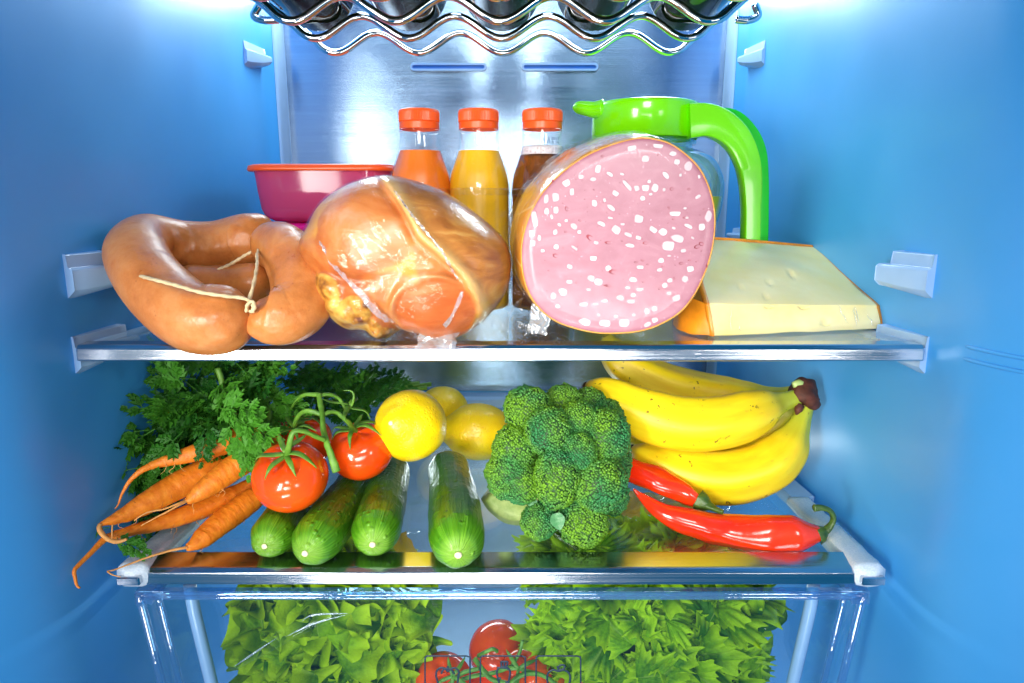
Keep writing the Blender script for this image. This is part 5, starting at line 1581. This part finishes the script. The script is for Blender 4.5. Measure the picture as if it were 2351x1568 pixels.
chilli(path((1453, 1124, 0.572), (1470, 1140, 0.570), (1515, 1172, 0.562), (1590, 1202, 0.553), (1670, 1220, 0.550), (1750, 1227, 0.542), (1820, 1226, 0.538), (1866, 1226, 0.537), (1882, 1227, 0.537)),
       [0.0008, 0.0062, 0.0105, 0.0125, 0.0140, 0.0155, 0.0170, 0.0162, 0.0060], path((1878, 1226, 0.537), (1893, 1220, 0.537), (1908, 1206, 0.537), (1914, 1190, 0.537), (1906, 1174, 0.537), (1888, 1166, 0.537), (1868, 1166, 0.537)),
       [0.0048, 0.0036, 0.0026, 0.0024, 0.0022, 0.0024, 0.0030], (path((1876, 1227, 0.537), (1884, 1224, 0.537), (1896, 1217, 0.537)), [0.0085, 0.0072, 0.0036]), 'long front red chilli with curled green stem, beside the shelf edge on the right', 1)
chilli(path((1400, 1062, 0.598), (1450, 1078, 0.592), (1500, 1099, 0.585), (1545, 1120, 0.579), (1580, 1138, 0.574), (1608, 1150, 0.570), (1618, 1154, 0.568)), [0.004, 0.0095, 0.0118, 0.0125, 0.0118, 0.0100, 0.0040],
       path((1610, 1151, 0.568), (1625, 1160, 0.563), (1640, 1168, 0.558), (1660, 1176, 0.552)), [0.0050, 0.0040, 0.0026, 0.0020], (path((1602, 1147, 0.571), (1614, 1154, 0.568), (1630, 1163, 0.562)), [0.0088, 0.0080, 0.0036]), 'shorter red chilli lying between the broccoli and the lower banana', 5)
# ---------------------------------------------------------------- carrots
def m_carrot():
    t = NT('carrot_skin')
    tc = t.attr('tc', True)
    c = t.co()
    f = t.noise(t.map(tc, (1.5, 1.5, 20)), 1.0, 4, 0.6)
    col = t.ramp(f, (0.3, (0.70, 0.155, 0.007)), (0.6, (0.84, 0.245, 0.012)), (0.8, (0.88, 0.32, 0.035)))
    ln = t.mr(t.noise(t.map(tc, (1.2, 1.2, 46)), 1.0, 3, 0.6), 0.63, 0.70)
    col = t.mix(t.math('MULTIPLY', ln, 0.5), col, (0.36, 0.085, 0.012))
    h = t.math('SUBTRACT', t.noise(t.map(tc, (1.2, 1.2, 30)), 1.0, 3), t.math('MULTIPLY', ln, 0.6))
    return t.done(t.bsdf(base=col, rough=0.48, normal=t.bump(h, 0.5, 0.0014), sss=0.08, sssr=(0.01, 0.003, 0.001), ssss=0.4))
M_CARROT = m_carrot()
M_ROOT = plain('root_hair', (0.66, 0.30, 0.08), 0.6, mottle=0.25)
M_LEAFG = None
def m_green(name, lo, hi, rough=0.4, tr=0.25, nscale=30.0):
    t = NT(name)
    c = t.co()
    rnd = t.n('ObjectInfo').outputs['Random']
    f = t.noise(c, nscale, 3)
    k = t.math('ADD', t.math('MULTIPLY', f, 0.6), t.math('MULTIPLY', rnd, 0.5))
    col = t.ramp(k, (0.2, lo), (0.85, hi))
    p = t.bsdf(base=col, rough=rough, spec=0.25, normal=t.bump(t.noise(c, nscale * 8, 3), 0.25, 0.0008))
    tl = t.n('BsdfTranslucent', {'Color': col}).outputs[0]
    return t.done(t.n('MixShader', {0: tr, 1: p, 2: tl}).outputs[0])
M_LEAFG = m_green('carrot_leaf', (0.010, 0.100, 0.012), (0.090, 0.330, 0.024))
M_LSTEM = m_stem('leaf_stalk', (0.05, 0.17, 0.02), (0.16, 0.34, 0.04))
def carrot(P, rads, tails, label, seed, hairs=7):
    """path from the crown to the tip"""
    o = empty('carrot', np.array(P[1]) - np.array([0, 0, rads[1]]), label, 'carrot', 'carrots with green tops')
    v, f, at = tube(P, rads, 130, 32, lambda t, a: 1 + 0.006 * np.sin(t * 70 + seed + 1.5 * np.sin(a + 3 * t)) + 0.03 * np.sin(a * 2 + t * 4 + seed))
    v += (vnoise(v, 70.0, seed) * 0.0007 + vnoise(v, 190.0, seed) * 0.0004)[:, None]
    part('root', v, f, M_CARROT, o, attrs=at)
    for T, r in tails:
        v, f, at = tube(T, r, 60, 8)
        v += (vnoise(v, 160.0, seed) * 0.0004)[:, None]
        part('root_tail', v, f, M_ROOT if len(r) > 2 and r[0] < 0.002 else M_CARROT, o, attrs=at)
    C = resample(catmull(np.array(P), 200), 60)
    for k in range(hairs):
        i = R.randint(8, 52)
        p = C[i] + np.array([R.uniform(-.3, .3), -1, R.uniform(-0.9, 0.6)]) * float(np.interp(i / 59, np.linspace(0, 1, len(rads)), rads)) * 0.8
        q = [p + np.array([R.uniform(-.004, .004), -0.0006 * s, -0.0035 * s + R.uniform(-.001, .001)]) for s in range(4)]
        v, f, at = tube(q, [0.0003, 0.00025, 0.0001], 14, 5)
        part('root_hair', v, f, M_ROOT, o)
    return o
carrot(path((590, 985, 0.585), (572, 998, 0.578), (530, 1012, 0.566), (470, 1033, 0.553), (410, 1050, 0.542), (370, 1062, 0.535), (345, 1070, 0.53)), [0.0055, 0.0098, 0.0098, 0.0088, 0.0070, 0.0050, 0.0032],
       [(path((350, 1068, 0.531), (325, 1080, 0.525), (300, 1102, 0.520), (282, 1130, 0.516), (270, 1160, 0.512), (264, 1168, 0.511)), [0.0033, 0.0026, 0.0019, 0.0014, 0.0009, 0.0004])], 'topmost carrot with a long tail curling down, beneath the drooping leaf', 1)
carrot(path((545, 1045, 0.590), (520, 1060, 0.580), (460, 1088, 0.562), (400, 1120, 0.545), (345, 1150, 0.528), (290, 1180, 0.512), (250, 1197, 0.500), (229, 1205, 0.494)), [0.006, 0.0110, 0.0118, 0.0118, 0.0108, 0.0090, 0.0062, 0.0016],
       [(path((231, 1203, 0.494), (228, 1212, 0.492), (236, 1228, 0.490), (256, 1242, 0.488), (275, 1243, 0.487), (291, 1238, 0.487)), [0.0018, 0.0019, 0.0019, 0.0017, 0.0011]), (path((258, 1205, 0.492), (258, 1220, 0.489), (256, 1238, 0.488), (257, 1248, 0.487)), [0.0006, 0.0006, 0.0004, 0.0002])], 'fat middle carrot whose pointed tip bends in a small hook on the left', 2, 9)
carrot(path((640, 1010, 0.580), (615, 1028, 0.572), (575, 1050, 0.560), (530, 1078, 0.548), (490, 1108, 0.535), (455, 1133, 0.525), (436, 1147, 0.519), (428, 1151, 0.517)), [0.006, 0.0105, 0.0112, 0.0112, 0.0108, 0.0098, 0.0080, 0.0030],
       [(path((428, 1148, 0.516), (405, 1158, 0.508), (371, 1170, 0.500), (340, 1176, 0.496), (322, 1185, 0.494), (308, 1196, 0.493)), [0.0011, 0.0008, 0.0007, 0.0006, 0.0004]), (path((430, 1150, 0.516), (400, 1166, 0.506), (362, 1186, 0.498), (324, 1207, 0.493)), [0.0010, 0.0008, 0.0006, 0.0004])], 'bright blunt carrot lying on top, its thick end under the tomatoes', 3)
carrot(path((580, 1110, 0.590), (540, 1135, 0.580), (480, 1162, 0.562), (420, 1184, 0.545), (350, 1206, 0.525), (300, 1219, 0.510), (262, 1228, 0.500)), [0.006, 0.0090, 0.0090, 0.0085, 0.0070, 0.0052, 0.0036],
       [(path((268, 1226, 0.501), (240, 1238, 0.494), (206, 1272, 0.480), (180, 1298, 0.470), (171, 1310, 0.466), (172, 1328, 0.464), (178, 1344, 0.463), (184, 1349, 0.462)), [0.0034, 0.0028, 0.0022, 0.0019, 0.0017, 0.0013, 0.0008])], 'lowest left carrot with a thin tail hanging over the foam strip', 4)
carrot(path((610, 1120, 0.585), (585, 1142, 0.575), (545, 1172, 0.560), (505, 1202, 0.544), (468, 1233, 0.528), (445, 1250, 0.518), (430, 1257, 0.513)), [0.006, 0.0108, 0.0116, 0.0114, 0.0104, 0.0086, 0.0030],
       [(path((432, 1256, 0.513), (400, 1262, 0.506), (350, 1276, 0.497), (300, 1294, 0.488), (258, 1310, 0.482), (245, 1313, 0.480), (258, 1319, 0.479), (277, 1325, 0.479)), [0.0013, 0.0011, 0.0009, 0.0008, 0.0006, 0.0004])], 'carrot lying beside the cucumbers with a long straight tail', 5)

# ---------------------------------------------------------------- carrot tops
def lobe(p, d, n, L, w):
    d = d / np.linalg.norm(d)
    s = np.cross(n, d)
    return [p, p + d * L * 0.45 + s * w + n * w * 0.5, p + d * L - n * L * 0.10, p + d * L * 0.45 - s * w + n * w * 0.5, p + d * L * 0.55 - n * w * 0.2], [(0, 1, 4), (1, 2, 4), (0, 4, 3), (4, 2, 3)]
def frond(seed, pairs=4, L=1.0):
    """a feathery compound leaf: a midrib with pairs of lobed leaflets, 1 long, along +X, upper side +Z"""
    rr_ = random.Random(seed)
    g = []
    rib = [np.array([s, 0.06 * math.sin(s * 3 + seed), 0.16 * s - 0.34 * s * s]) * L for s in np.linspace(0, 1, 8)]
    v, f, _ = tube(rib, [0.012, 0.008, 0.005], 10, 4, cap=False)
    g.append((v, f))
    rib = np.array(rib)
    Cc = resample(rib, 60)
    for k in range(pairs + 1):
        s = 0.26 + 0.74 * k / pairs
        p = Cc[min(59, int(s * 59))]
        for sd in ((-1, 1) if k < pairs else (0,)):
            ang = sd * rr_.uniform(0.65, 1.0)
            d = np.array([math.cos(ang), math.sin(ang), rr_.uniform(-0.25, 0.15)])
            ll = (0.42 - 0.20 * abs(s - 0.35)) * rr_.uniform(0.8, 1.15) * (0.8 if k == pairs else 1)
            nrm = np.array([0, 0, 1.0]) + np.array([rr_.uniform(-.4, .4), rr_.uniform(-.4, .4), 0])
            nrm -= d * (nrm @ d) / (d @ d); nrm /= np.linalg.norm(nrm)
            sv = np.cross(nrm, d / np.linalg.norm(d))
            dn = d / np.linalg.norm(d)
            for q in range(3):
                pp = p + d * ll * (0.15 + 0.26 * q)
                for s2 in (-1, 1):
                    dd = dn * 0.9 + sv * s2 * rr_.uniform(0.6, 0.95)
                    g.append(lobe(pp, dd, nrm, ll * (0.50 - 0.08 * q) * rr_.uniform(0.8, 1.2), ll * 0.14))
            g.append(lobe(p + d * ll * 0.0, d, nrm, ll * 1.05, ll * 0.14))
    return join(*g)
fr_me = [mesh_data('leaf', *frond(k), M_LEAFG, False) for k in range(6)]
def put_frond(parent, p, d, up, size, k):
    o = link('leaf', fr_me[k % 6], parent)
    d = np.asarray(d, float); d /= np.linalg.norm(d)
    u = np.asarray(up, float); u = u - d * (u @ d); u /= np.linalg.norm(u)
    s = np.cross(u, d)
    M = Matrix(((d[0], s[0], u[0]), (d[1], s[1], u[1]), (d[2], s[2], u[2])))
    o.rotation_mode = 'QUATERNION'
    o.rotation_quaternion = M.to_quaternion()
    o.scale = (size,) * 3
    o.location = p - absloc(parent)
    return o
cg = empty('carrot_greens', W(450, 1100, 0.64), 'bushy dark green carrot tops piled against the left wall above the carrots', 'carrot tops')
poly = np.array([(225, 1215), (240, 1140), (262, 1060), (300, 1010), (360, 975), (400, 915), (440, 868), (480, 838), (545, 832), (600, 845), (640, 885), (655, 930), (655, 985), (600, 1000), (540, 1000), (480, 1015), (400, 1040), (340, 1070), (290, 1130), (262, 1190)], float)
def inside(p, poly):
    c = False
    j = len(poly) - 1
    for i in range(len(poly)):
        if (poly[i][1] > p[1]) != (poly[j][1] > p[1]) and p[0] < (poly[j][0] - poly[i][0]) * (p[1] - poly[i][1]) / (poly[j][1] - poly[i][1]) + poly[i][0]: c = not c
        j = i
    return c
cnt = 0
cen = np.array((500, 960.0))
while cnt < 170:
    u, v = R.uniform(222, 660), R.uniform(832, 1220)
    if not inside((u, v), poly): continue
    lo = 0.535 + 0.06 * np.clip((u - 230) / 300, 0, 1)
    Y = lo + R.random() ** 1.3 * 0.10
    if u < 300: Y = min(Y, 0.60)
    p = W(u, v, Y)
    xl_ = CX - wallx(Y) + 0.012
    p[0] = max(p[0], xl_)
    du, dv = u - 520, v - 1000
    d = np.array([du * 0.004 + R.uniform(-0.9, 0.9), R.uniform(-1.0, 0.2), -dv * 0.0025 + R.uniform(-0.9, 0.5)])
    up = np.array([R.uniform(-0.6, 0.4), -0.7, 0.8])
    put_frond(cg, p, d, up, R.uniform(0.034, 0.052), cnt)
    cnt += 1
# sprays in front, drooping over the top carrot
for (u, v, Y, d, s) in ((510, 950, 0.553, (0.55, -0.35, -0.75), 0.050), (525, 945, 0.552, (0.9, -0.3, -0.35), 0.046), (540, 985, 0.549, (0.2, -0.25, -0.9), 0.040), (495, 935, 0.556, (0.8, -0.4, 0.15), 0.044), (556, 985, 0.550, (0.5, -0.2, -0.8), 0.036), (420, 990, 0.55, (-0.6, -0.4, -0.5), 0.04), (480, 960, 0.555, (-0.1, -0.5, -0.8), 0.036),
                        (450, 870, 0.60, (-0.6, -0.3, 0.2), 0.04), (520, 850, 0.60, (0.1, -0.4, 0.6), 0.036), (570, 855, 0.605, (0.8, -0.3, 0.2), 0.042), (610, 900, 0.60, (0.8, -0.3, -0.3), 0.040), (480, 850, 0.605, (-0.4, -0.3, 0.6), 0.034),
                        (262, 1225, 0.500, (0.7, -0.2, -0.35), 0.026), (250, 1215, 0.502, (-0.8, -0.1, -0.1), 0.028), (285, 1228, 0.505, (0.6, -0.1, -0.5), 0.024)):
    put_frond(cg, W(u, v, Y), d, (-0.1, -0.85, 0.5), s, int(u))
for P, r in ((path((525, 990, 0.575), (540, 950, 0.575), (515, 905, 0.585), (508, 870, 0.590), (500, 845, 0.592)), [0.0022, 0.0022, 0.0030]), (path((590, 985, 0.585), (560, 940, 0.585), (530, 900, 0.60)), [0.0028, 0.0018]), (path((600, 1000, 0.585), (620, 950, 0.60), (600, 900, 0.62)), [0.0028, 0.0018])):
    v, f, at = tube(P, r, 30, 8)
    part('stalk', v, f, M_LSTEM, cg)
hb = empty('carrot_greens.001', W(830, 915, 0.80), 'low tuft of fine green tops with cut stalks, behind the tomatoes and lemons', 'carrot tops')
cnt = 0
while cnt < 80:
    u = R.uniform(690, 905)
    v = R.uniform(868 + 10 * abs((u - 830) / 140), 960)
    Y = R.uniform(0.70, 0.84)
    put_frond(hb, W(u, v, Y), (R.uniform(-1, 1), R.uniform(-0.8, 0.2), R.uniform(-0.2, 0.7)), (R.uniform(-.5, .5), -0.6, 0.8), R.uniform(0.024, 0.040), cnt)
    cnt += 1
for P in (path((880, 905, 0.77), (920, 892, 0.78), (990, 882, 0.79)), path((870, 915, 0.76), (915, 900, 0.77), (980, 890, 0.78)), path((890, 895, 0.79), (930, 884, 0.79), (962, 880, 0.80)), path((860, 908, 0.77), (900, 898, 0.77), (945, 894, 0.775))):
    v, f, at = tube(P, [0.0020, 0.0024, 0.0028], 20, 8)
    part('stalk', v, f, m_stem('cut_stalk', (0.12, 0.34, 0.03), (0.28, 0.50, 0.06)) if cnt == 80 else M_LSTEM, hb)

# ---------------------------------------------------------------- lettuce in the drawer
def m_lettuce(name, lo, hi, rim):
    t = NT(name)
    c = t.co()
    rnd = t.n('ObjectInfo').outputs['Random']
    ed = t.attr('edge')
    vein = t.attr('vein')
    f = t.noise(c, 9.0, 4, 0.6)
    k = t.math('ADD', t.math('MULTIPLY', f, 0.7), t.math('MULTIPLY', rnd, 0.45))
    col = t.mix(t.mr(k, 0.35, 0.95), lo, hi)
    col = t.mix(t.math('MULTIPLY', t.mr(ed, 0.55, 1.0), 0.75), col, rim)
    col = t.mix(t.math('MULTIPLY', vein, 0.55), col, (0.42, 0.58, 0.12))
    h = t.math('ADD', t.noise(c, 16.0, 4, 0.6), t.math('MULTIPLY', vein, -0.5))
    p = t.bsdf(base=col, rough=0.40, spec=0.15, normal=t.bump(h, 0.35, 0.006))
    tl = t.n('BsdfTranslucent', {'Color': col}).outputs[0]
    return t.done(t.n('MixShader', {0: 0.35, 1: p, 2: tl}).outputs[0])
M_LET1 = m_lettuce('curly_lettuce_leaf', (0.030, 0.150, 0.001), (0.260, 0.500, 0.002), (0.52, 0.74, 0.008))
M_LET2 = m_lettuce('frilly_lettuce_leaf', (0.030, 0.155, 0.001), (0.230, 0.500, 0.002), (0.44, 0.72, 0.008))
def lettuce_leaf(seed, spiky):
    """a leaf blade seen from above: base at the origin, 1 long along +X, face +Z.
    Deep lobes with pointed tips (frilly) or round waves (curly), ruffled towards the rim"""
    rr_ = random.Random(seed)
    na, nr = 73, 8
    a = np.linspace(-1.0, 1.0, na)
    ph, ph2 = rr_.uniform(0, 6), rr_.uniform(0, 6)
    nl = rr_.choice((3, 4, 4, 5)) if spiky else rr_.choice((3, 4))
    jit = [rr_.uniform(0.6, 1.3) for _ in range(na)]
    V, ed, ve = [], [], []
    for i, t in enumerate(a):
        lob = 0.5 + 0.5 * math.cos(t * math.pi * nl + ph * 0.3)
        if spiky:
            tooth = abs(((t * nl * 1.6 + ph) % 1.0) - 0.5) * 2
            edge = 0.62 + 0.22 * lob + 0.27 * tooth ** 1.8 * jit[i - i % 5]
        else:
            edge = 0.84 + 0.09 * lob + 0.035 * math.sin(t * 21 + ph2)
        edge *= 1.0 - 0.22 * t * t
        ang = t * 1.55
        for j in range(nr):
            q = j / (nr - 1)
            r = q * edge
            ruff = (0.15 if spiky else 0.23) * q ** 1.9
            z = 0.34 * q - 0.40 * q * q + ruff * math.sin(t * (7.5 if spiky else 10.5) + ph + 0.6 * math.sin(q * 4)) + ruff * 0.45 * math.sin(t * 15 + ph2 + q) + 0.05 * math.sin(q * 5 + ph2) * math.cos(t * 3)
            V.append((r * math.cos(ang) + 0.10 * q, r * math.sin(ang), z))
            ed.append(q)
            ve.append(max(0, 1 - abs(t) / (0.05 + 0.03 * (1 - q))) * (1 - q) ** 0.5)
    Fc = [(i * nr + j, (i + 1) * nr + j, (i + 1) * nr + j + 1, i * nr + j + 1) for i in range(na - 1) for j in range(nr - 1)]
    return np.array(V), Fc, dict(edge=ed, vein=ve)
def leaf_mesh(seed, spiky, m):
    v, f, a = lettuce_leaf(seed, spiky)
    return mesh_data('leaf', v, f, m, True, a)
let1 = [leaf_mesh(k, False, M_LET1) for k in range(8)]
let2 = [leaf_mesh(20 + k, True, M_LET2) for k in range(9)]
def put_leaf(parent, meshes, p, d, up, size, k):
    o = link('leaf', meshes[k % len(meshes)], parent)
    d = np.asarray(d, float); d /= np.linalg.norm(d)
    u = np.asarray(up, float); u = u - d * (u @ d); u /= np.linalg.norm(u) + 1e-9
    s = np.cross(u, d)
    o.rotation_mode = 'QUATERNION'
    o.rotation_quaternion = Matrix(((d[0], s[0], u[0]), (d[1], s[1], u[1]), (d[2], s[2], u[2]))).to_quaternion()
    o.scale = (size, size * R.uniform(0.8, 1.15), size * R.uniform(0.7, 1.2))
    o.location = np.asarray(p) - absloc(parent)
def lettuce(parent, meshes, n, x0, x1, y0, y1, z0, zt, size, roundness, seed):
    """leaves over the front and top of a heap filling a box with rounded corners"""
    cx_, hx = (x0 + x1) / 2, (x1 - x0) / 2
    cy_, hy = (y0 + y1) / 2, (y1 - y0) / 2
    for k in range(n):
        for _ in range(40):
            s, t = R.uniform(-1, 1), R.random()
            if R.random() < 0.62:       # front
                x = cx_ + hx * s
                ztop = zt - roundness * (zt - z0) * (abs(s) ** 3)
                z = z0 + (ztop - z0) * t
                y = y0 + 0.35 * hy * (t ** 4) + 0.5 * hy * abs(s) ** 4 + R.uniform(0, 0.02)
                n_ = np.array([s ** 3 * 0.7, -1.0, t ** 3 * 0.8])
            else:                        # top
                x = cx_ + hx * s
                y = y0 + 2 * hy * t
                z = zt - roundness * (zt - z0) * (abs(s) ** 3) - 0.25 * (zt - z0) * abs(2 * t - 1) ** 4 + R.uniform(-0.012, 0)
                n_ = np.array([s ** 3 * 0.8, -0.25, 1.0])
            break
        n_ = n_ / np.linalg.norm(n_)
        # blades lean outwards: base inside the heap, rim towards the viewer and outwards, like shingles in disorder
        ang = R.uniform(-math.pi, math.pi) if R.random() < 0.45 else math.atan2(-0.25 + t, s + R.uniform(-0.5, 0.5))
        tang = np.array([math.cos(ang), 0, math.sin(ang)])
        tang = tang - n_ * (tang @ n_); tang /= np.linalg.norm(tang) + 1e-9
        lean = R.uniform(0.0, 0.5) if R.random() < 0.35 else R.uniform(0.6, 2.2)
        d = tang + n_ * lean
        up = n_ - tang * lean * 0.9 + np.array([R.uniform(-.3, .3), R.uniform(-.2, .2), R.uniform(-.1, .3)])
        dd = d / np.linalg.norm(d)
        sz = size * R.uniform(0.7, 1.25)
        put_leaf(parent, meshes, np.array([x, y, z]) - dd * sz * 0.6 + n_ * 0.004, d, up, sz, k)
lb = W(780, 1568, 0.56)
l1 = empty('lettuce', (W(770, 1500, 0.58)[0], 0.60, -0.515), 'curly green lettuce in a clear bag, left side of the drawer', 'lettuce')
lettuce(l1, let1, 165, W(560, 1500, 0.57)[0], W(965, 1500, 0.57)[0], 0.545, 0.66, -0.470, -0.338, 0.040, 0.30, 1)
l2 = empty('lettuce.001', (W(1490, 1500, 0.58)[0], 0.60, -0.515), 'frilly spiky green lettuce filling the right side of the drawer, in a clear bag', 'lettuce')
lettuce(l2, let2, 200, W(1225, 1500, 0.56)[0], W(1765, 1500, 0.56)[0], 0.537, 0.70, -0.470, -0.334, 0.038, 0.12, 2)
# filler bodies in the heaps, shade between the leaves put into their dark colour
M_GAPSHADE = plain('leaf_gap_shade', (0.008, 0.040, 0.003), 0.6, mottle=0.5, nscale=40, bump=0.6, bscale=60)
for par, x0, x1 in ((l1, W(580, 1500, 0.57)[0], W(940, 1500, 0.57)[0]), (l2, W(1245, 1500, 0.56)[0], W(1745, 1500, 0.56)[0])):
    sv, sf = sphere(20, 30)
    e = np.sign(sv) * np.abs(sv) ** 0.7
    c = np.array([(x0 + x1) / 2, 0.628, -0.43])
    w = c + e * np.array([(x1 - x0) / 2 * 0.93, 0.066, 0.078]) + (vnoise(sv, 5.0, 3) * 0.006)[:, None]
    part('shade_core', w, sf, M_GAPSHADE, par)
def bag(parent, x0, x1, y0, y1, z0, z1, seed):
    sv, sf = sphere(50, 80)
    e = np.sign(sv) * np.abs(sv) ** 0.55
    c = np.array([(x0 + x1) / 2, (y0 + y1) / 2, (z0 + z1) / 2])
    h = np.array([x1 - x0, y1 - y0, z1 - z0]) / 2
    w = c + e * h
    w += (np.abs(vnoise(w @ rotmat('Y', 0.5 + seed).T * np.array([1, 1, 3.0]), 22.0, seed)) * 0.006)[:, None] * sv
    return part('plastic_bag', w, sf, M_BAG, parent)
#bag(l1, W(515, 1500, 0.57)[0], W(968, 1500, 0.57)[0], 0.522, 0.70, -0.50, -0.330, 1)
#bag(l2, W(1300, 1500, 0.57)[0], W(1800, 1500, 0.57)[0], 0.524, 0.72, -0.50, -0.322, 2)
def fold(P, wd, parent, n=60, seed=0):
    """a standing fold of stiff clear film"""
    C = resample(catmull(np.array(P), 200), n)
    V = []
    for i in range(n):
        s = i / (n - 1)
        k = wd * math.sin(math.pi * s) ** 0.7
        for q in np.linspace(-1, 1, 7):
            V.append(C[i] + np.array([0.45 * q * k, -0.010 * (1 - q * q) * math.sin(math.pi * s) - 0.001, q * k]) + 0.0006 * mn.noise(Vector((s * 12, q * 4, seed))))
    Fc = [(i * 7 + j, (i + 1) * 7 + j, (i + 1) * 7 + j + 1, i * 7 + j + 1) for i in range(n - 1) for j in range(6)]
    return part('bag_fold', V, Fc, M_BAG, parent)
fold(path((530, 1535, 0.527), (600, 1490, 0.524), (680, 1445, 0.523), (750, 1418, 0.524), (805, 1408, 0.526)), 0.012, l1, 60, 2)
for P in (path((535, 1532, 0.5215), (600, 1488, 0.5195), (640, 1462, 0.519)), path((655, 1462, 0.518), (720, 1432, 0.5185), (800, 1410, 0.521)), path((690, 1428, 0.518), (720, 1412, 0.5185), (800, 1408, 0.521))):
    v, f, at = tube(P, [0.0, 0.0011, 0.0008, 0.0], 40, 6)
    part('film_crease', v, f, M_SEAM, l1)
v, f = grid_sheet(lambda s, t: W(1740 + 44 * s + 30 * t * t, 1395 + 200 * t, 0.530) + np.array([0, -0.004 * math.sin(math.pi * s), 0]), 8, 24)
part('bag_fold', v, f, M_BAG, l2)
# yellow and green print on the bag of the right lettuce, seen through the glass shelf
M_YPRINT = plain('yellow_bag_print', (0.85, 0.50, 0.02), 0.35, mottle=0.1)
crumple('printed_bag_top', W(1500, 1168, 0.705), (0.11, 0.035), l2, M_YPRINT, 26, 31, 0.010, (0, -0.5, 1))
crumple('bag_top', W(1620, 1170, 0.700), (0.11, 0.05), l2, M_BAG, 40, 33, 0.014, (0.1, -0.35, 1))
crumple('bag_top', W(840, 1265, 0.585), (0.10, 0.05), l1, M_BAG, 40, 35, 0.012, (0, -0.3, 1))
crumple('printed_bag_top', W(925, 1255, 0.600), (0.018, 0.03), l1, M_YPRINT, 12, 36, 0.004, (0.3, -0.5, 1))

# ---------------------------------------------------------------- tomatoes in the drawer
td = empty('vine_tomatoes.001', W(1140, 1568, 0.57), 'darker red tomatoes on a green vine inside the drawer, behind the icons', 'tomatoes')
for u, v, Y, r, ax, sd, sq in ((1142, 1492, 0.600, 0.0285, (0.35, 0.9, -0.2), 11, 1.12), (1018, 1566, 0.562, 0.0275, (0.2, -0.5, 0.8), 12, 0.95), (1205, 1556, 0.560, 0.0270, (-0.3, -0.5, 0.8), 13, 0.92), (1130, 1580, 0.580, 0.0260, (0.1, -0.3, 0.8), 14, 0.9), (1325, 1600, 0.545, 0.0240, (0, -0.3, 0.9), 15, 0.9)):
    w, f = tomato_geo(W(u, v, Y), r, ax, sd, sq)
    part('tomato', w, f, M_TOM, td)
for P, r in ((path((1098, 1506, 0.555), (1112, 1498, 0.550), (1130, 1490, 0.550), (1142, 1496, 0.552)), [0.0018, 0.0018, 0.0016]), (path((1090, 1512, 0.550), (1110, 1540, 0.540), (1130, 1560, 0.536), (1180, 1572, 0.535)), [0.0024, 0.0022, 0.0022]), (path((1060, 1560, 0.538), (1090, 1552, 0.538), (1130, 1545, 0.54), (1175, 1530, 0.545)), [0.0018, 0.0020, 0.0018]),
             (path((1175, 1530, 0.545), (1192, 1500, 0.548), (1200, 1470, 0.552)), [0.0018, 0.0016, 0.0014]), (path((1150, 1590, 0.532), (1195, 1552, 0.532), (1240, 1548, 0.534), (1290, 1580, 0.534)), [0.0018, 0.0022, 0.0018]), (path((1020, 1580, 0.535), (1062, 1545, 0.538), (1100, 1535, 0.54)), [0.0014, 0.0018, 0.0018])):
    vine(td, P, r, 30)
calyx(td, W(1190, 1535, 0.540), (0.0, -0.8, 0.6), 0.024, 2, 5, 1.1)
calyx(td, W(1040, 1552, 0.536), (0.0, -0.8, 0.6), 0.022, 6, 5, 1.1)
